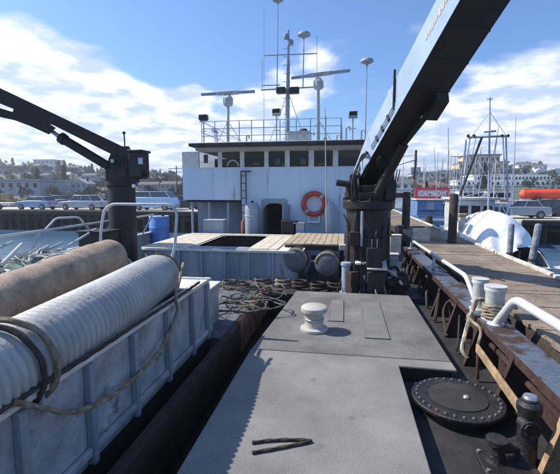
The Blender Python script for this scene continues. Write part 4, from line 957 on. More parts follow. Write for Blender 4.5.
MB().cyl(W(61, 137.5, Y=YL(62)), W(65, 140.3, Y=YL(62)), .14, n=16).build('gland', 'crane', t)

# ------------------------------------------------------------------ windlass and clutter under right crane
c = W(376, 263, Y=8.95)
t = thing('windlass', (c.x, 8.85, -.1), 'dark windlass with a pale square top plate in front of the right crane', 'windlass')
MB().b2(c.x-.2, c.x+.2, 8.65, 9.0, -.1, .45).build('body', 'iron', t, bevel=.02)
MB().box((c.x, 8.76, c.z), (.42, .42, .04), rx=R(20)).build('top_plate', 'bintop', t, bevel=.008)
MB().box((c.x, 8.82, c.z-.11), (.3, .3, .08)).build('neck', 'iron', t)
for s2 in (-1, 1): MB().lathe([(.12, 0), (.17, .02), (.10, .06), (.10, .16), (.17, .2), (.15, .22), (0, .22)], (c.x+s2*.2, 8.82, .18), (s2, 0, 0), 20).build('gypsy', 'iron', t)
c = W(360, 260, Y=8.9); t = thing('fairlead_block', (c.x, 8.9, -.1), 'dark stand with a small white plate left of the windlass', 'fairlead')
MB().b2(c.x-.1, c.x+.1, 8.8, 9.0, -.1, c.z-.04).build('stand', 'iron', t, bevel=.01)
MB().box((c.x, 8.84, c.z-.01), (.24, .26, .05), rz=.2, rx=R(20)).build('plate', 'white', t, bevel=.008)
MB().cyl((c.x+.1, 8.8, .35), (c.x+.1, 8.8, -.05), .05, n=10).build('roller', 'greypipe', t)
P = [W(386, 270, Y=9.0), W(393, 273, Y=8.9), W(398, 279, Y=8.8), W(402, 284, Y=8.6)]
tag(MB().tube(P, .03, 7, smooth=5).build('bent_pipe', 'whitepipe', loc=P[0]), 'bent pale pipe right of the windlass on the dark deck', 'pipe')
P = [W(392, 277, Y=8.9), W(386, 279, Y=8.9), W(380, 281, Y=8.8)]
tag(MB().tube(P, .02, 7, smooth=4).build('pipe_offcut', 'greypipe', loc=P[0]), 'short grey pipe offcut lying right of the windlass', 'pipe')
for i in range(34):
    px = rnd.uniform(345, 404); py = rnd.uniform(268, 291); Y = rnd.uniform(8.75, 10.2); g = W(px, py, Y=Y); g.z = -.1; kind = i % 4; x = max(-.5, min(1.75, g.x)); g = Vector((x, Y, -.1)); h = .15+.5*rnd.random()
    b = MB()
    if kind == 0: b.lathe([(.08, 0), (.07, .05), (.06, h), (.09, h+.02), (.09, h+.07), (0, h+.08)], g, n=14)
    elif kind == 1: b.tube([g, g+Vector((0, 0, h)), g+Vector((.2, .05, h+.1)), g+Vector((.3, -.1, h*.5))], .035, 7, smooth=5)
    elif kind == 2: b.box(g+Vector((0, 0, h/2)), (.22, .2, h), rz=rnd.random())
    else: b.torus(g+Vector((0, 0, .06)), .16, .045, (rnd.uniform(-.3, .3), rnd.uniform(-.3, .3), 1))
    tag(b.build(('deck_fitting', 'bent_hose', 'iron_block', 'rope_coil')[kind], ('iron', 'black', 'rust', 'darkrope')[kind], loc=g, bevel=.01 if kind == 2 else 0),
        ('dark round iron fitting in the clutter around the right crane foot', 'black bent hose in the clutter around the right crane foot', 'rusty iron block in the clutter around the right crane foot', 'dark rope coil in the clutter around the right crane foot')[kind], ('fitting', 'hose', 'block', 'rope')[kind], 'deck gear around the crane foot')
for i, (px, py, m) in enumerate(((283, 284, 'rope'), (300, 286, 'darkrope'), (318, 288, 'iron'), (335, 287, 'darkrope'), (262, 283, 'greyrope'), (246, 287, 'darkrope'), (230, 286, 'greyrope'))):
    g = W(px, py, z=-.05); b = MB()
    for k in range(4): b.torus(g+Vector((.03*math.sin(k*2), .03*math.cos(k*3), .04*k)), .2-.015*k, .022, (0, 0, 1), 22, 6)
    tag(b.build('rope_coil', m, loc=g), ('%s rope coil on deck in front of the hatch and drums' % ORD[i if i < 4 else i]) + ' in the row counted from right' if False else ['tan rope coil below the left winch drum', 'dark rope coil below the left winch drum, beside the tan one', 'black chain coil below the right winch drum', 'dark rope coil between the right drum and the vent pipe', 'grey rope coil at the right corner of the hold hatch', 'dark rope coil in front of the hold hatch face', 'grey rope coil between the hatch face and the hose bin'][i], 'rope', 'rope coils in front of the hatch')
# small dark gear at the dock side behind railing
for i, (px, py, Y, h, m, lb) in enumerate(((396, 214, 11.5, .5, 'plank', 'cream box on the starboard rail right of the crane pedestal'), (401, 204, 12.2, .7, 'iron', 'dark upright post by the cream box right of the crane'), (392, 245, 10.2, .4, 'offwhite', 'pale round fitting low beside the crane pedestal'))):
    c = W(px, py, Y=Y); c.z = .435 if i < 2 else .2; x = min(2.1, c.x)
    t = thing('rail_box' if i != 1 else 'rail_post', (x, Y, c.z), lb, 'box' if i != 1 else 'post')
    MB().b2(x-.15+.08*(i == 1), x+.15-.08*(i == 1), Y-.12, Y+.12, c.z, c.z+h).build('body', m, t, bevel=.015)
    MB().b2(x-.17+.08*(i == 1), x+.17-.08*(i == 1), Y-.14, Y+.14, c.z+h, c.z+h+.03).build('lid', m, t, bevel=.008)
# ------------------------------------------------------------------ far shore: wharves, cars, boats, houses, trees
def wharf(x0, x1, y0, y1, z, label, piles, kerb='kerb', zs=None):
    t = thing('wharf', ((x0+x1)/2, y0, z-.5), label, 'wharf')
    MB().b2(x0, x1, y0, y1, z-.32, z).build('deck_slab', 'concrete', t, smooth=False)
    MB().b2(x0, x1, y0-.15, y0-.002, z-.30, z-.02).build('edge_beam', 'pile', t, smooth=False)
    MB().b2(x0, x1, y0-.12, y0+.1, z+.002, z+.10).build('kerb', 'tan', t, smooth=False)
    MB().b2(x0, x1, y0+.3, y0+.5, z-.85, z-.55).build('brace_beam', 'pile', t, smooth=False)
    p0 = None
    for i in range(piles):
        x = x0+.4+(x1-x0-.8)*i/(piles-1)
        for yy in (y0+.2, y0+3.2):
            if p0 is None: p0 = MB().cyl((0, 0, 0), (0, 0, z-.32-WZ+1), .17, n=8).build('pile', 'pile', None); p0.parent = t; p0.location = Vector((x, yy, WZ-1))-t.location
            else: dupmesh(p0, t, Vector((x, yy, WZ-1))-t.location)
    MB().b2(x0, x1, y0+4.2, y0+4.4, WZ-1, z-.322).build('back_wall', 'pile', t, smooth=False)
    return t
wharf(-62, -5, 36, 52, .10, 'long dark piled wharf across the water at left carrying parked cars', 58)
wharf(13.2, 60, 32.5, 46, -.12, 'piled wharf across the water at right carrying parked cars', 38)
# shore fill behind the wharves
mb = MB(); mb.b2(-150, 150, 52.2, 90, -3, .2); struct(mb.build('shore_apron', 'concrete', smooth=False))

# cars
M['carglass'] = mat('car_glass', (.07, .08, .10), .1, var=.1, bump=0)
M['carrim'] = mat('dull_rim', (.22, .22, .23), .5, metal=.5)
def car(name, prof, roof, wdt, L_, colm, label, cat, loc, rz, group):
    """profile drawn side-on along X (length), built at origin then moved"""
    t = thing(name, (0, 0, 0), label, cat, group)
    hw = wdt/2
    b = MB(); b.prism([(x, -hw, z) for x, z in prof], (0, wdt, 0)); bo = b.build('body', colm, t, bevel=.05)
    g = MB(); k = len(roof); vs = [(x, -hw+.06+.10*(z-roof[0][1])/(.5), z) for x, z in roof]+[(x, hw-.06-.10*(z-roof[0][1])/.5, z) for x, z in roof]
    g.add(vs, [tuple(range(k)), tuple(range(k, 2*k))[::-1]]+[(i, k+i, k+(i+1) % k, (i+1) % k) for i in range(k)]); g.build('cabin_glass', 'carglass', t, bevel=.02)
    xs_ = [p[0] for p in roof]; zt_ = max(p[1] for p in roof); tops = [p[0] for p in roof if p[1] > zt_-.02]
    MB().b2(min(tops)-.04, max(tops)+.04, -hw+.14, hw-.14, zt_-.005, zt_+.05).build('roof', colm, t, bevel=.02)
    for s in (-1, 1):
        for f in (0, .5, 1):
            bx_ = roof[0][0]+(roof[-1][0]-roof[0][0])*f; tx_ = min(tops)+(max(tops)-min(tops))*f
            MB().beam((bx_, s*(hw-.055), roof[0][1]), (tx_, s*(hw-.155), zt_), .035, .06, up=Vector((1, 0, 0))).build('pillar', colm, t)
    for x in (L_*.31, -L_*.31):
        for s in (-1, 1):
            w_ = MB().lathe([(.2, -.11), (.31, -.1), (.33, -.06), (.33, .06), (.31, .1), (.2, .11)], (x, s*(hw-.06), .33), (0, 1, 0), 18).build('wheel', 'black', t)
            MB().lathe([(.19, 0), (.19, .012), (0, .03)], (x, s*(hw+.05), .33), (0, s, 0), 14).build('rim', 'carrim', w_)
    for s in (-1, 1):
        MB().box((L_/2-.01, s*(hw-.25), .66), (.05, .3, .14)).build('headlight', 'white', t); MB().box((-L_/2+.01, s*(hw-.22), .7), (.05, .26, .14)).build('tail_light', 'red', t)
    for x in (L_/2, -L_/2): MB().box((x, 0, .45), (.14, wdt*.96, .14)).build('bumper', 'steel', t, bevel=.02)
    t.location = loc; t.rotation_euler = (0, 0, rz); return t
def sedan_prof(L_): h = L_/2; return [(-h, .35), (-h, .85), (-h+.1, .95), (-h*.55, .98), (h*.28, .98), (h-.25, .88), (h, .72), (h, .35), (h*.62+.42, .28), (-h*.62-.42, .28)]
M['carblue'] = mat('pale_blue_car_paint', (.20, .30, .46), .3, var=.06, bump=0)
M['carsilver'] = mat('silver_blue_car_paint', (.30, .35, .40), .3, var=.06, bump=0)
M['vanblue'] = mat('light_blue_van_paint', (.36, .55, .74), .35, var=.06, bump=0)
M['cardark'] = mat('dark_car_paint', (.05, .055, .07), .3, var=.1, bump=0)
WH = .10
GL = 'cars parked on the left wharf'
def at(px, Y): return XA(px, Y)
car('parked_car', sedan_prof(4.0), [(-1.6, .96), (-1.3, 1.36), (.35, 1.36), (.95, .96)], 1.65, 4.0, 'carblue', 'small pale blue hatchback parked on the left wharf, leftmost of the row', 'car', (at(36, 38.5), 38.5, WH), math.pi, GL)
car('parked_car', sedan_prof(4.9), [(-1.5, .96), (-1.15, 1.5), (.45, 1.5), (1.15, .96)], 1.8, 4.9, 'carsilver', 'long silver blue sedan parked on the left wharf beside the left crane', 'car', (at(83, 38.8), 38.8, WH), math.pi, GL)
car('parked_car', sedan_prof(4.3), [(-1.5, .96), (-1.15, 1.42), (.45, 1.42), (1.15, .96)], 1.7, 4.3, 'cardark', 'dark car parked behind and between the two pale cars on the left wharf', 'car', (at(58, 44), 44, WH), math.pi, GL)
car('parked_van', [(-2.2, .3), (-2.2, 1.35), (2.1, 1.35), (2.35, .8), (2.35, .3)], [(-2.1, 1.33), (-2.0, 1.9), (1.5, 1.9), (2.0, 1.33)], 1.8, 4.6, 'vanblue', 'light blue van parked on the left wharf right of the left crane', 'van', (at(155, 39.5), 39.5, WH), 0, GL)
car('parked_car', sedan_prof(4.3), [(-1.5, .96), (-1.15, 1.42), (.45, 1.42), (1.15, .96)], 1.7, 4.3, 'cardark', 'dark car at the right end of the left wharf near the deckhouse', 'car', (at(182, 42), 42, WH), 0, GL)
GR = 'cars parked on the right wharf'
car('parked_car', sedan_prof(4.3), [(-1.5, .96), (-1.15, 1.42), (.45, 1.42), (1.15, .96)], 1.7, 4.3, 'carsilver', 'silver car on the right wharf just beyond the white tarpaulin', 'car', (at(520, 36), 36, -.12), math.pi, GR)
car('parked_car', sedan_prof(4.3), [(-1.5, .96), (-1.15, 1.42), (.45, 1.42), (1.15, .96)], 1.7, 4.3, 'cardark', 'dark car on the right wharf near the right edge', 'car', (at(545, 39), 39, -.12), math.pi, GR)
car('parked_car', sedan_prof(4.3), [(-1.5, .96), (-1.15, 1.42), (.45, 1.42), (1.15, .96)], 1.7, 4.3, 'carblue', 'blue car behind the tarpaulin on the right wharf', 'car', (at(484, 41), 41, -.12), 0, GR)
# flat pale trailer at far left and scattered wharf gear
x = at(6, 38); t = thing('flat_trailer', (x, 38, WH), 'flat cream trailer at the extreme left of the wharf', 'trailer')
MB().b2(x-2.2, x+1.1, 37.2, 38.9, WH+.45, WH+.75).build('bed', 'bintop', t, bevel=.02)
for dx in (-1, -.2): MB().lathe([(.3, -.1), (.33, 0), (.3, .1)], (x+dx, 37.2, WH+.33), (0, 1, 0), 16).build('wheel', 'black', t)
for i in range(34):
    px = -10+i*6.1+rnd.uniform(-2, 2); Y = rnd.uniform(42, 50); s = rnd.uniform(.6, 1.8); h = rnd.uniform(.5, 1.9); xx = at(px, Y); m = rnd.choice(['iron', 'rust', 'bluegrey', 'pile', 'tan', 'darkhull'])
    t = thing('wharf_stack', (xx, Y, WH), 'stack of gear at the back of the left wharf', 'gear', 'gear stacked along the back of the left wharf')
    MB().b2(xx-s/2, xx+s/2, Y-.5, Y+.5, WH, WH+h*.6).build('pallet_load', m, t, bevel=.03); MB().b2(xx-s*.36, xx+s*.3, Y-.4, Y+.4, WH+h*.6, WH+h).build('top_load', m, t, bevel=.03)
for i in range(14):
    px = 488+i*6+rnd.uniform(-2, 2); Y = rnd.uniform(39, 45); s = rnd.uniform(.6, 1.6); h = rnd.uniform(.5, 1.7); xx = at(px, Y); m = rnd.choice(['iron', 'tan', 'bluegrey', 'offwhite', 'rust'])
    t = thing('wharf_stack', (xx, Y, -.12), 'low stack of gear at the back of the right wharf', 'gear', 'gear stacked along the back of the right wharf')
    MB().b2(xx-s/2, xx+s/2, Y-.5, Y+.5, -.12, -.12+h*.6).build('pallet_load', m, t, bevel=.03); MB().b2(xx-s*.36, xx+s*.3, Y-.4, Y+.4, -.12+h*.6, -.12+h).build('top_load', m, t, bevel=.03)

# boats
def hull_mb(L_, B, z0, z1, sheer=.35, flat=.0, n=16):
    vs = []; fs = []; prof = 7
    for i in range(n+1):
        s = i/n; y = (s-.5)*L_; w_ = B/2*(min(1, 1.02-max(0, (s-.45)/.55)**2.4)) * (.82+.18*min(1, s*4)); w_ = max(w_, .02); top = z1+sheer*max(0, (s-.3)/.7)**2+sheer*.15*(1-s)**2
        for j in range(prof):
            a = j/(prof-1); ww = w_*(a**.45)*(.78+.22*a); vs.append((ww, y + (.12*L_*(a-.5)*(max(0, s-.8)/.2)*.4), z0+(top-z0)*a))
        for j in range(prof):
            a = j/(prof-1); ww = w_*(a**.45)*(.78+.22*a); vs.append((-ww, y + (.12*L_*(a-.5)*(max(0, s-.8)/.2)*.4), z0+(top-z0)*a))
    P = prof*2
    for i in range(n):
        for sd_ in (0, prof):
            for j in range(prof-1): a = i*P+sd_+j; fs.append((a, a+1, a+P+1, a+P))
        fs.append((i*P+prof-1, (i+1)*P+prof-1, (i+1)*P+P-1, i*P+P-1))
    fs.append(tuple(list(range(prof))+list(range(P-1, prof-1, -1))))
    return MB().add(vs, fs)
def xf(mb_, loc, rz):
    m = Matrix.Translation(loc) @ Matrix.Rotation(rz, 4, 'Z'); mb_.v = [tuple(m @ Vector(v)) for v in mb_.v]; return mb_
# fishing boat under the white tarpaulin
BY = 17.0; BX = 5.75
t = thing('fishing_boat', (BX, BY, WZ), 'white fishing boat moored beyond the dock with tall trolling mast and poles', 'boat')
xf(hull_mb(9.5, 2.2, WZ-.4, -.2, .5), (BX, BY+.6, 0), 0).build('hull', 'offwhite', t)
xf(hull_mb(9.3, 2.3, -.36, -.26, .5), (BX, BY+.6, .02), 0).build('rub_rail', 'bluehull', t)
MB().b2(BX-.8, BX+.8, BY+2.0, BY+4.2, -.1, 1.75).build('cabin', 'offwhite', t, bevel=.05)
MB().b2(BX-.95, BX+.95, BY+1.85, BY+4.4, 1.75, 1.86).build('cabin_roof', 'offwhite', t, bevel=.02)
for dx in (-.5, 0, .5): MB().b2(BX+dx-.18, BX+dx+.18, BY+1.985, BY+2.0, 1.0, 1.5).build('window', 'glass', t)
mY = 18.6; mb0 = W(490, 215, Y=mY)
MB().cyl((mb0.x, mY, -.2), W(490, 97, Y=mY), .07, .025, n=10).build('mast', 'mast', t)
MB().cyl(W(468, 137.5, Y=mY), W(508, 136, Y=mY), .045, n=8).build('crosstree', 'bluegrey', t)
MB().cyl(W(484, 132, Y=mY), W(496, 131, Y=mY), .04, n=8).build('spreader', 'mast', t)
MB().cyl(W(487, 99, Y=mY), W(493, 99, Y=mY), .02, n=6).build('masthead_bar', 'mast', t)
for a, c_, rr, mm in (((466, 140), (458, 208), .03, 'mast'), ((470, 138), (460, 205), .03, 'mast'), ((482, 137), (460, 195), .05, 'iron'), ((506, 137), (508, 205), .035, 'mast'), ((503, 137), (505, 200), .025, 'mast'), ((476, 137), (472, 155), .025, 'mast'), ((478, 155), (500, 155), .025, 'mast'), ((485, 156), (478, 200), .02, 'mast'), ((497, 137), (489, 200), .02, 'mast'), ((471, 137), (490, 112), .01, 'mast'), ((507, 137), (490, 112), .01, 'mast')):
    MB().cyl(W(*a, Y=mY), W(*c_, Y=mY+(.6 if a[1] > 138 else -.4)), rr, n=6).build('rigging_pole', mm, t)
for px in (468, 474, 502, 508): MB().lathe([(.05, 0), (.07, .05), (.05, .1), (0, .12)], W(px, 137, Y=mY), n=10).build('lamp', 'iron', t)
MB().cyl(W(513, 205, Y=15.5), W(516, 117, Y=15.5), .022, .008, n=6).build('whip_aerial', 'mast', t)
# tarp
def tarp_z(u, v):
    k_ = min(1, max(0, (u-.34)/.2)); k_ = k_*k_*(3-2*k_); cl_ = min(1, v/.13)**.5; cl_ = cl_*(1-k_)+max(cl_, .62+.12*math.sin(u*9))*k_            # u across 0..1, v along 0..1
    arch = math.sin(math.pi*min(1, max(0, u)))**.5
    ridge = .25+.75*math.sin(math.pi*min(1, .2+v*.8))**.6
    return arch*ridge*cl_
tw = MB(); nu, nv = 46, 60; vs = []
x0_, x1_, y0_, y1_ = XA(459, 15.0), XA(533, 14.6), 12.9, 19.2
for j in range(nv+1):
    for i in range(nu+1):
        u, v = i/nu, j/nv; x = x0_+(x1_-x0_)*u + .45*v*0; y = y0_+(y1_-y0_)*v
        z = -.28+1.72*tarp_z(u, v) + .30*noise.noise(Vector((x*.7+y*.4, y*.45, 5)))+.055*abs(noise.noise(Vector((x*1.3-y*1.9, y*.5, 2))))-.05*abs(noise.noise(Vector((x*2.2+y*1.3, y*1.1, 4))))+.02*abs(noise.noise(Vector((x*6+y*4, y*4, 1))))
        vs.append((x+.1*noise.noise(Vector((y*2, z, 3))), y+.15*noise.noise(Vector((x*2, z*2, 7))), z))
k0 = nu+1
tw.add(vs, [(j*k0+i, j*k0+i+1, (j+1)*k0+i+1, (j+1)*k0+i) for j in range(nv) for i in range(nu) if not (j < 2 and 24 < i < 38)])
to = tw.build('boat_tarpaulin', 'tarp', loc=((x0_+x1_)/2, y0_+3, -.3), fix=False); so_ = to.modifiers.new('thickness', 'SOLIDIFY'); so_.thickness = .012
tag(to, 'big wrinkled white tarpaulin draped over the moored fishing boat', 'tarpaulin')
for i in range(6): 
    xx = XA(486+i*8, 13.0); zt_ = .55+.25*math.sin(i)
    MB().cyl((xx, 13.2, -.3), (xx+.15, 13.5, zt_), .03, n=6).build('tarp_prop', 'greypile', t)
MB().b2(BX-1.0, BX+1.0, 13.3, 13.6, -.9, -.25).build('transom_guard', 'bluegrey', t, bevel=.03)
for k_, y_ in enumerate((15.6,)):
    P_ = []
    for q in range(15):
        u = q/14; x_ = x0_+(x1_-x0_)*u; v = (y_-y0_)/(y1_-y0_); P_.append(Vector((x_, y_, -.28+1.72*tarp_z(u, v)+.30*noise.noise(Vector((x_*.7+y_*.4, y_*.45, 5)))+.03)))
    tag(MB().tube(P_, .008, 5, smooth=3).build('tie_line', 'darkrope', loc=P_[7]), ['thin tie line over the middle of the white tarpaulin', 'thin tie line over the middle of the white tarpaulin', 'thin tie line over the far part of the white tarpaulin'][k_], 'rope')
# cream fitting between pile and tarp, small white skiff at the water near the piles
x = XA(446, 15.5); t = thing('dock_pedestal', (4.25, 15.5, DZ), 'small cream power pedestal on the dock edge left of the tarpaulin', 'pedestal')
MB().b2(4.14, 4.36, 15.4, 15.6, DZ-.6, DZ+.75).build('post', 'cream', t, bevel=.02); MB().b2(4.1, 4.4, 15.36, 15.64, DZ+.75, DZ+.85).build('cap', 'tan', t, bevel=.02)
x = 6.3; t = thing('white_skiff', (x, 12.0, WZ), 'small white skiff floating beside the dock under the tarpaulin edge', 'boat')
xf(hull_mb(3.2, 1.3, WZ-.1, WZ+.5, .2), (5.2, 13.0, 0), R(-8)).build('hull', 'white', t)
MB().b2(4.8, 5.6, 12.8, 13.0, WZ+.38, WZ+.42).build('thwart', 'tan', t); t.location = (5.2, 13, WZ)
for ch in kids(t): ch.location = Vector((0, 0, 0)); ch.location -= Vector((5.2-6.3, 1.0, 0))

# blue boat below the banner, seen end-on
Y = 30; xa0, xa1 = XA(419, Y), XA(447, Y)
t = thing('blue_boat', ((xa0+xa1)/2, Y, WZ), 'blue workboat moored stern-on below the red and white banner', 'boat')
xc = (xa0+xa1)/2
xf(hull_mb(10, 2.3, WZ-.4, .25, .6), (xc, Y+5, 0), 0).build('hull', 'bluehull', t)
MB().b2(xc-.95, xc+.95, Y+.6, Y+4.5, .1, 1.45).build('cabin', 'bluehull', t, bevel=.05)
MB().b2(xc-1.05, xc+1.05, Y+.5, Y+4.6, 1.45, 1.53).build('cabin_roof', 'offwhite', t, bevel=.02)
MB().b2(xc-.9, xc+.9, Y+.57, Y+.6, .66, .72).build('rub_strip', 'darkhull', t)
MB().b2(xc-.3, xc+.25, Y+.575, Y+.6, .78, 1.3).build('door', 'bluegrey', t)
MB().b2(xc-1.1, xc+1.1, Y-.05, Y+.0, .0, .18).build('transom_rail', 'white', t)
# banner
Y = 33.0; a, c_ = W(416, 188, Y=Y), W(448.5, 198.5, Y=Y)
t = thing('banner_sign', (a.x, Y, .3), 'long red framed banner with white lettering above the blue boat', 'sign')
M['pinkish'] = mat('faded_banner', (.50, .34, .40), .7, var=.1)
MB().b2(a.x, c_.x, Y, Y+.04, c_.z, a.z).build('panel', 'pinkish', t, smooth=False)
f = MB(); fr_ = .13; f.b2(a.x-.05, c_.x+.05, Y-.03, Y+.06, a.z-fr_, a.z+.04); f.b2(a.x-.05, c_.x+.05, Y-.03, Y+.06, c_.z-.04, c_.z+fr_); f.b2(a.x-.05, a.x+fr_, Y-.03, Y+.06, c_.z+fr_, a.z-fr_); f.b2(c_.x-fr_, c_.x+.05, Y-.03, Y+.06, c_.z+fr_, a.z-fr_); f.build('frame', 'red', t, smooth=False)
for x in (a.x+.2, c_.x-.2): MB().b2(x-.06, x+.06, Y+.06, Y+.18, -3, a.z).build('post', 'pile', t)
cu = bpy.data.curves.new('lettering', 'FONT'); cu.body = 'CAMBOLI'; cu.size = .72; cu.extrude = .006; cu.space_character = 1.05; cu.offset = .012
tmp = bpy.data.objects.new('tmp', cu); me = bpy.data.meshes.new_from_object(tmp); bpy.data.objects.remove(tmp); me.materials.append(M['white'])
lt = bpy.data.objects.new('lettering', me); COL.objects.link(lt); lt.parent = t
wd_ = max(v.co.x for v in me.vertices)-min(v.co.x for v in me.vertices); sc_ = (c_.x-a.x-.45)/wd_
lt.rotation_euler = (math.pi/2, 0, 0); lt.scale = (sc_, .72, 1); lt.location = Vector((a.x+.22, Y-.015, (a.z+c_.z)/2-.19))-t.location

# orange-red hull at the right edge
Y = 47; a = W(520, 193.5, Y=Y)
t = thing('red_boat', (a.x+3.5, Y, .2), 'long orange red hull stored ashore at the right edge of the picture', 'boat')
h_ = MB(); h_.tube([(a.x, Y, 1.62), (a.x+.25, Y, 1.75), (a.x+1.2, Y, 1.8), (a.x+5, Y, 1.8), (a.x+10, Y, 1.8)], lambda q: .2 if q < .01 else .5, 12); h_.build('hull', 'orange', t)
MB().b2(a.x+.3, a.x+10, Y-.2, Y+.2, 2.2, 2.34).build('cover', 'orange', t, bevel=.05)
for dx in (1.5, 4.5, 7.5): MB().b2(a.x+dx, a.x+dx+.3, Y-.9, Y+.9, .2, 1.45).build('cradle', 'pile', t)
# utility pole
def upole(px, top, Y, base, label, arms, lamp=False):
    x = XA(px, Y); zt_ = W(px, top, Y=Y).z
    t = thing('utility_pole', (x, Y, base), label, 'utility pole', 'utility poles')
    MB().cyl((x, Y, base-.5), (x, Y, zt_), .17, .12, n=10).build('pole', 'pile', t)
    for z, l in arms: MB().b2(x-l/2, x+l/2, Y-.2, Y-.1, zt_-z-.07, zt_-z+.07).build('crossarm', 'pile', t)
    if lamp:
        e = W(392, 167.5, Y=Y-2); MB().cyl((x, Y, zt_-1.0), e, .06, .04, n=8).build('lamp_arm', 'mast', t); MB().box(e, (.7, .3, .16)).build('lamp_head', 'bluegrey', t, bevel=.04)
        e2 = W(398, 157, Y=Y-2); MB().box(e2, (.9, .3, .12)).build('lamp_head', 'bluegrey', t, bevel=.04); MB().cyl((x, Y, zt_-.5), e2, .03, n=6).build('lamp_arm', 'mast', t)
        MB().cyl((x+.35, Y, zt_-2.6), (x+.35, Y, zt_-1.8), .2, n=12).build('transformer', 'bluegrey', t); MB().cyl((x-.35, Y, zt_-2.6), (x-.35, Y, zt_-1.8), .2, n=12).build('transformer', 'bluegrey', t)
upole(414.5, 150, 45, 0, 'dark utility pole with lamp arms right of the crane boom', [], True)
upole(177, 166, 95, .3, 'utility pole with crossarms left of the deckhouse', [(.6, 4.2), (1.5, 3)])
upole(74, 168, 120, .6, 'utility pole on the left shore behind the cars', [(.5, 2.5)])
upole(26, 172, 100, .4, 'tan utility pole before the long dark roofed building', [(.5, 1.6)])
upole(425, 172, 90, .4, 'thin pole above the banner sign', [(.4, 2)])

# houses
M['farglass'] = mat('grey_window_glass', (.07, .075, .09), .3, var=.2, bump=0)
M['farframe'] = mat('dull_window_frame', (.45, .45, .43), .7, var=.1)
def house(w_, d_, h_, rise, wallm, roofm, cols, rows, kind='gable', name='house'):
    t = thing(name, (0, 0, 0), '', 'house')
    MB().b2(-w_/2, w_/2, -d_/2, d_/2, -3, h_).build('wall', wallm, t, smooth=False)
    b = MB()
    if kind == 'gable': b.prism([(-w_/2-.4, -d_/2-.4, h_+.003), (-w_/2-.4, d_/2+.4, h_+.003), (-w_/2-.4, 0, h_+rise)], (w_+.8, 0, 0))
    elif kind == 'front': b.prism([(-w_/2-.4, -d_/2-.3, h_+.003), (w_/2+.4, -d_/2-.3, h_+.003), (0, -d_/2-.3, h_+rise)], (0, d_+.6, 0))
    elif kind == 'hip': b.add([(-w_/2-.4, -d_/2-.4, h_), (w_/2+.4, -d_/2-.4, h_), (w_/2+.4, d_/2+.4, h_), (-w_/2-.4, d_/2+.4, h_), (-w_*.2, 0, h_+rise), (w_*.2, 0, h_+rise)], [(0, 1, 5, 4), (1, 2, 5), (2, 3, 4, 5), (3, 0, 4), (3, 2, 1, 0)])
    else: b.b2(-w_/2-.3, w_/2+.3, -d_/2-.3, d_/2+.3, h_+.002, h_+.4)
    rf = b.build('roof', roofm, t, smooth=False)
    if kind != 'flat': MB().b2(w_*.2, w_*.2+.8, .3, 1.1, h_+.2, h_+rise+.7).build('chimney', 'rust', rf, smooth=False)
    for r_ in range(rows):
        for c_ in range(cols):
            x = -w_/2+w_*(c_+.5)/cols; z = h_*(r_+.5)/rows+.1; ww = min(1.5, w_/cols*.55); hh = min(1.4, h_/rows*.5)
            wi = MB().b2(x-ww/2-.12, x+ww/2+.12, -d_/2-.06, -d_/2-.001, z-hh/2-.12, z+hh/2+.12).build('window', 'farframe', t, smooth=False)
            MB().b2(x-ww/2, x+ww/2, -d_/2-.08, -d_/2-.061, z-hh/2, z+hh/2).build('pane', 'farglass', wi, smooth=False)
    return t
for nm, cc in (('h_white', (.68, .70, .72)), ('h_blue', (.30, .37, .46)), ('h_tan', (.62, .47, .27)), ('h_grey', (.30, .31, .34)), ('h_cream', (.66, .58, .43)), ('h_brown', (.22, .14, .11)), ('h_ochre', (.66, .48, .24))):
    M[nm] = mat('house_paint_'+nm[2:], cc, .8, var=.12, vs=.3, bump=0)
M['r_dark'] = mat('dark_shingles', (.13, .12, .125), .9, var=.2); M['r_grey'] = mat('grey_shingles', (.34, .34, .36), .9, var=.2); M['r_red'] = mat('brown_shingles', (.18, .09, .07), .9, var=.2)
protos = [house(10, 8, 5.6, 2.2, 'h_white', 'r_dark', 3, 2, 'gable'), house(9, 8, 5.4, 2.5, 'h_blue', 'r_grey', 3, 2, 'front'), house(11, 8, 5.0, 2.0, 'h_tan', 'r_red', 4, 2, 'hip'),
          house(12, 8, 6.0, 1.8, 'h_grey', 'r_dark', 4, 2, 'gable'), house(9, 8, 6.0, 2.2, 'h_cream', 'r_grey', 3, 2, 'hip'), house(14, 9, 6.2, .4, 'h_white', 'r_grey', 5, 2, 'flat'), house(9, 8, 5.0, 2.2, 'h_brown', 'r_dark', 3, 2, 'front')]
pn = ['white house with dark gabled roof', 'blue grey house with its gable end facing the water', 'tan house with brown hipped roof', 'grey house with dark gabled roof', 'cream house with grey hipped roof', 'white flat roofed block', 'brown house with its gable end facing the water']
used = [False]*len(protos)
def put_house(k, px, Y, sc, label, group, dz=0):
    x = XA(px, Y); z = terr(x, Y)+dz if Y >= 90 else .2
    o = protos[k]
    if used[k]: o = copy_tree(protos[k])
    used[k] = True
    o.location = (x, Y, z); o.rotation_euler = (0, 0, rnd.uniform(-.12, .12)); o.scale = (sc, sc, sc); o['label'] = label; o['group'] = group; o['category'] = 'house'; return o
cnt = {}
def row(side, rowname, Y, pxs, pool, sc0):
    for i, px in enumerate(pxs):
        k = pool[i % len(pool)] if rnd.random() > .3 else rnd.choice(pool)
        put_house(k, px+rnd.uniform(-2, 2), Y+rnd.uniform(-6, 6), sc0*rnd.uniform(.85, 1.15), '%s, %s in %s row, %s shore' % (pn[k], ORD[i], rowname, side), 'houses on the %s shore' % side)
row('left', 'front', 100, [6, 46, 84, 152, 172, 190], [3, 3, 1, 6, 3, 6], .45)
row('left', 'middle', 150, [-14, 28, 52, 70, 94, 150, 176], [6, 1, 3, 4, 3, 6], .5)
row('left', 'back', 215, [-4, 42, 60, 78, 92, 104, 150, 170], [1, 0, 6, 3, 3, 6], .5)
row('right', 'front', 112, [402, 420, 436], [0, 4, 2], .5)
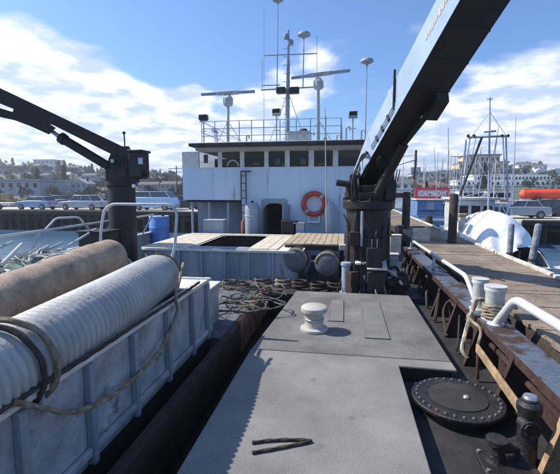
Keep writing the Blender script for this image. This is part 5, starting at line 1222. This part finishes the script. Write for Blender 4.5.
row('right', 'back', 215, [400, 416, 432, 446, 522, 536, 550, 566], [0, 4, 2, 0, 5], .62)
for k, o in enumerate(protos):
    if not used[k]: put_house(k, 10+k*8, 240, 1, pn[k]+', alone at the back of the left hill', 'houses on the left shore')
# long dark roofed building at far left, tiered tan building on right hill, arched sheds
def long_building(px0, px1, Y, pyt, pyb, wm, rm, label, rows, cols, tiers=1, rise=.5):
    x0, x1 = XA(px0, Y), XA(px1, Y); zt_ = W(px0, pyt, Y=Y).z; zb_ = W(px0, pyb, Y=Y).z
    t = thing('long_building', ((x0+x1)/2, Y, zb_), label, 'building')
    for i in range(tiers):
        f = i/tiers; xa_2, xb_2 = x0+(x1-x0)*.12*i, x1-(x1-x0)*.10*i; za = zb_+(zt_-zb_)*i/tiers; zc = zb_+(zt_-zb_)*(i+1)/tiers; yy = Y+3*i
        MB().b2(xa_2, xb_2, yy, yy+12, za-(4 if i == 0 else 0), zc-.001).build('wall', wm, t, smooth=False)
        MB().b2(xa_2-.5, xb_2+.5, yy-.6, yy+12.4, zc, zc+rise).build('roof', rm, t, smooth=False)
        rr = max(1, rows//tiers)
        p0 = None
        for r_ in range(rr):
            for c_ in range(cols):
                x = xa_2+(xb_2-xa_2)*(c_+.5)/cols; z = za+(zc-za)*(r_+.55)/rr; ww = (xb_2-xa_2)/cols*.55; hh = (zc-za)/rr*.5
                wi = MB().b2(x-ww/2-.1, x+ww/2+.1, yy-.08, yy-.001, z-hh/2-.1, z+hh/2+.1).build('window', 'white', t, smooth=False)
                MB().b2(x-ww/2, x+ww/2, yy-.1, yy-.081, z-hh/2, z+hh/2).build('pane', 'glass', wi, smooth=False)
    return t
long_building(-40, 38, 190, 168.5, 182, 'h_grey', 'r_dark', 'long grey building with a flat dark roof at the far left', 1, 14, 1, .9)
long_building(-40, 40, 92, 181, 191, 'h_blue', 'r_grey', 'low pale blue shed along the left shore', 1, 10, 1, .4)
long_building(452, 516, 200, 155, 178, 'h_ochre', 'r_grey', 'large tiered tan building on top of the right hill', 3, 7, 3, .7)
long_building(412, 462, 190, 173, 184, 'h_cream', 'r_grey', 'long cream block below the tan building on the right hill', 2, 9, 1, .6)
long_building(440, 610, 130, 175.5, 192, 'h_white', 'h_white', 'long white terraced waterfront block with rows of dark openings at right', 3, 26, 3, .35)
long_building(396, 430, 80, 192, 198.5, 'h_cream', 'r_dark', 'low cream shed on the shore left of the banner', 1, 5, 1, .3)
for i, px in enumerate((512, 526, 541, 556)):
    Y = 200; x = XA(px, Y); t = thing('arched_shed', (x, Y, 5), 'pale arch roofed shed, %s from the left in the row at right' % ORD[i], 'shed', 'arched sheds on the right shore')
    z0 = W(px, 177, Y=Y).z; n_ = 14; r_ = 3.6
    MB().prism([(x-r_, Y, z0-4)]+[(x-r_*math.cos(math.pi*j/n_), Y, z0+r_*1.1*math.sin(math.pi*j/n_)) for j in range(n_+1)]+[(x+r_, Y, z0-4)], (0, 14, 0)).build('shell', 'h_white', t)
    MB().prism([(x-r_*.55*math.cos(math.pi*j/n_), Y-.1, z0-.4+r_*.55*math.sin(math.pi*j/n_)) for j in range(n_+1)], (0, .09, 0)).build('window', 'glass', t)

# trees
def tree(h, r_, lm, kind):
    t = thing('tree' if kind != 'conifer' else 'conifer_tree', (0, 0, 0), '', 'tree')
    rg = random.Random(int(h*10)); b = MB(); b.cyl((0, 0, -.5), (0, 0, h*.55), .28, .12, n=7)
    for k in range(5): a = k*1.3; b.cyl((0, 0, h*(.3+.06*k)), (math.cos(a)*r_*.6, math.sin(a)*r_*.6, h*(.5+.07*k)), .1, .04, n=5)
    b.build('trunk', 'bark', t)
    b = MB(); cl_ = []
    if kind == 'conifer': 
        for k in range(26): f = k/26; cl_.append((Vector((rg.uniform(-1, 1)*r_*(1-f)*.7, rg.uniform(-1, 1)*r_*(1-f)*.7, h*(.15+.85*f))), r_*(.22+.4*(1-f))))
    else:
        for k in range(17): a = rg.uniform(0, 6.28); e = rg.uniform(-.4, 1); q = rg.uniform(.35, .95); cl_.append((Vector((math.cos(a)*r_*q*math.cos(e), math.sin(a)*r_*q*math.cos(e), h*.62+math.sin(e)*h*.33)), r_*rg.uniform(.28, .45)))
    for c_, rr in cl_:
        for k in range(34):
            d = Vector((rg.gauss(0, 1), rg.gauss(0, 1), rg.gauss(0, 1))).normalized()*rr*rg.uniform(.5, 1.1); p = c_+d; s = rg.uniform(.18, .42)
            u1 = Vector((rg.gauss(0, 1), rg.gauss(0, 1), rg.gauss(0, 1))).normalized(); u2 = u1.orthogonal().normalized()
            b.add([p+u1*s, p+u2*s*.7, p-u1*s, p-u2*s*.7], [(0, 1, 2, 3)])
    b.build('crown', lm, t, smooth=False, fix=False); return t
tp_ = [tree(7, 3.2, 'leafA', 'x'), tree(5.5, 2.8, 'leafB', 'x'), tree(9.5, 2.2, 'leafA', 'conifer')]; tn = ['dark round tree', 'olive green bushy tree', 'dark pointed conifer']
tu = [False]*3
spots = []
for i in range(170): spots.append(('left', -20+i*1.26, rnd.choice([76, 84, 93, 112, 118, 130, 165, 172, 185, 235, 240])))
for i in range(30): spots.append(('right', 396+i*6.3, rnd.choice([84, 112, 165, 172, 222, 240])))
for sd_, px, Y in spots:
    k = rnd.choice([0, 0, 1, 2]); px += rnd.uniform(-2, 2); Yj = Y+rnd.uniform(-3, 3); x = XA(px, Yj); z = terr(x, Yj) if Yj >= 90 else .2
    o = tp_[k] if not tu[k] else copy_tree(tp_[k]); tu[k] = True; s = rnd.uniform(.6, 1.05)*(.42 if Y < 100 else .8); o.location = (x, Yj, z-.2); o.scale = (s, s, s); o.rotation_euler = (0, 0, rnd.random()*6)
    rw = 'near the waterline' if Y < 100 else 'half way up the slope' if Y < 200 else 'up on the ridge'
    o['label'] = '%s %s on the %s shore' % (tn[k], rw, sd_); o['group'] = '%ss %s on the %s shore' % (tn[k], rw, sd_); o['category'] = 'tree'
FB = [(437, 34, 7.5, 'offwhite', 'white fishing boat with brown poles just right of the banner'), (458, 30, 8, 'bluehull', 'blue hulled fishing boat half hidden behind the black mooring pile'), (470, 38, 9, 'offwhite', 'white fishing boat with crossed poles behind the tarpaulin'), (480, 27, 7.5, 'greypile', 'grey fishing boat directly behind the tarpaulin ridge'), (497, 30.5, 8, 'bluehull', 'blue fishing boat behind the right slope of the tarpaulin'), (446, 44, 9, 'offwhite', 'far white fishing boat between the banner and the big trolling mast')]
for i, (px, Y, L_, m, lb) in enumerate(FB):
    x = XA(px, Y); t = thing('trolling_boat', (x, Y, WZ), lb, 'boat', 'fishing boats moored beyond the dock'); rz = R([12, -8, 25, 5, -15, 40][i])
    def T(v): return Matrix.Rotation(rz, 3, 'Z') @ Vector(v) + Vector((x, Y, 0))
    xf(hull_mb(L_, 2.3, WZ-.3, -.35, .6), (x, Y, 0), rz).build('hull', m, t)
    xf(hull_mb(L_*.98, 2.4, -.5, -.38, .6), (x, Y, .02), rz).build('rub_rail', 'darkhull', t)
    q = MB(); q.b2(-.8, .8, .2, 2.4, -.3, 1.2); xf(q, (x, Y, 0), rz).build('cabin', 'offwhite' if i % 2 else 'white', t, bevel=.05)
    q = MB(); q.b2(-.9, .9, .05, 2.6, 1.2, 1.28); xf(q, (x, Y, 0), rz).build('cabin_roof', 'bluehull' if i in (2, 5) else 'cream', t)
    for dx in (-.5, 0, .5):
        q = MB(); q.b2(dx-.18, dx+.18, .17, .2, .55, 1.0); xf(q, (x, Y, 0), rz).build('window', 'farglass', t, smooth=False)
    hm_ = 4.2+.5*i % 1.7
    MB().cyl(T((0, 2.7, -.3)), T((0, 2.7, hm_)), .06, .035, n=8).build('mast', 'offwhite', t)
    MB().cyl(T((-1.0, 2.7, hm_-1.2)), T((1.0, 2.7, hm_-1.2)), .035, n=6).build('crosstree', 'mast', t)
    for sx2 in (-1, 1):
        MB().cyl(T((sx2*1.05, 2.2, -.2)), T((sx2*(1.1+.5*(i % 2)), 1.6, hm_+.6)), .035, .02, n=6).build('trolling_pole', 'tan' if i % 3 == 0 else 'mast', t)
        MB().cyl(T((0, 2.7, hm_)), T((sx2*1.0, -2.6, -.1)), .010, n=5).build('stay', 'mast', t)
    MB().cyl(T((0, 2.7, 1.2)), T((0, -1.8, 2.1)), .04, .025, n=6).build('boom', 'mast', t)
    q = MB(); q.lathe([(.2, -.35), (.26, -.3), (.26, .15), (.2, .2), (0, .21)], (0, -2.2, 0), n=14); xf(q, (x, Y, 0), rz).build('drum', 'rust' if i % 2 else 'bluedrum', t)
# small moored boats and masts, right shore
for i, (px, Y, L_, m) in enumerate(((432, 50, 9, 'white'), (452, 56, 10, 'offwhite'), (470, 54, 9, 'bluehull'), (498, 55, 9, 'white'), (398, 50, 8, 'white'))):
    x = XA(px, Y); t = thing('moored_boat', (x, Y, WZ), ['small white cabin boat under the banner at right', 'off white cabin boat behind the black mooring pile', 'blue hulled cabin boat behind the tarpaulin mast', 'white cabin boat right of the trolling mast', 'white cabin boat just right of the crane'][i], 'boat', 'boats moored in front of the right shore')
    xf(hull_mb(L_, 3, WZ-.3, .1, .6), (x, Y, 0), R(70)).build('hull', m, t); MB().b2(x-1.6, x+1.4, Y-1, Y+1, .1, 2.2).build('cabin', 'white', t, bevel=.08)
    MB().b2(x-1.4, x+1.2, Y-1.03, Y-1.0, 1.3, 1.85).build('window', 'glass', t); MB().b2(x-1.8, x+1.6, Y-1.2, Y+1.2, 2.2, 2.3).build('cabin_roof', 'offwhite', t, bevel=.03)
    MB().cyl((x+.5, Y, 2.2), (x+.5, Y, 6.5+i*.5), .05, .03, n=6).build('mast', 'offwhite', t)

# thin summer air over the harbour
mb = MB(); mb.b2(-1000, 1000, -60, 1700, -4.2, 60)
hz = mb.build('haze', 'water', smooth=False); hz['kind'] = 'stuff'
hm = bpy.data.materials.new('haze_air'); hm.use_nodes = True; hn = hm.node_tree; hn.nodes.clear()
ho = hn.nodes.new('ShaderNodeOutputMaterial'); hv = hn.nodes.new('ShaderNodeVolumePrincipled'); hv.inputs['Color'].default_value = (.86, .92, 1, 1); hv.inputs['Density'].default_value = .0008; hv.inputs['Anisotropy'].default_value = .3
hn.links.new(hv.outputs[0], ho.inputs['Volume']); hz.data.materials.clear(); hz.data.materials.append(hm)

# labels: where several alike things share one, say which by its place
bylab = {}
for o in COL.objects:
    if o.parent is None and o.get('label') and o.get('kind') is None: bylab.setdefault(o['label'], []).append(o)
TENS = ['', '', 'twenty', 'thirty', 'forty', 'fifty', 'sixty']
def ordw(i):
    n = i+1
    if n <= 20: return ORD[i]
    if n % 10 == 0: return TENS[n//10][:-1]+'ieth'
    return TENS[n//10]+'-'+ORD[n % 10-1]
for lab, os_ in bylab.items():
    if len(os_) < 2: continue
    os_.sort(key=lambda o: o.location.x/max(.5, o.location.y))
    for i, o in enumerate(os_): o['label'] = '%s, %s from left' % (lab, ordw(i))
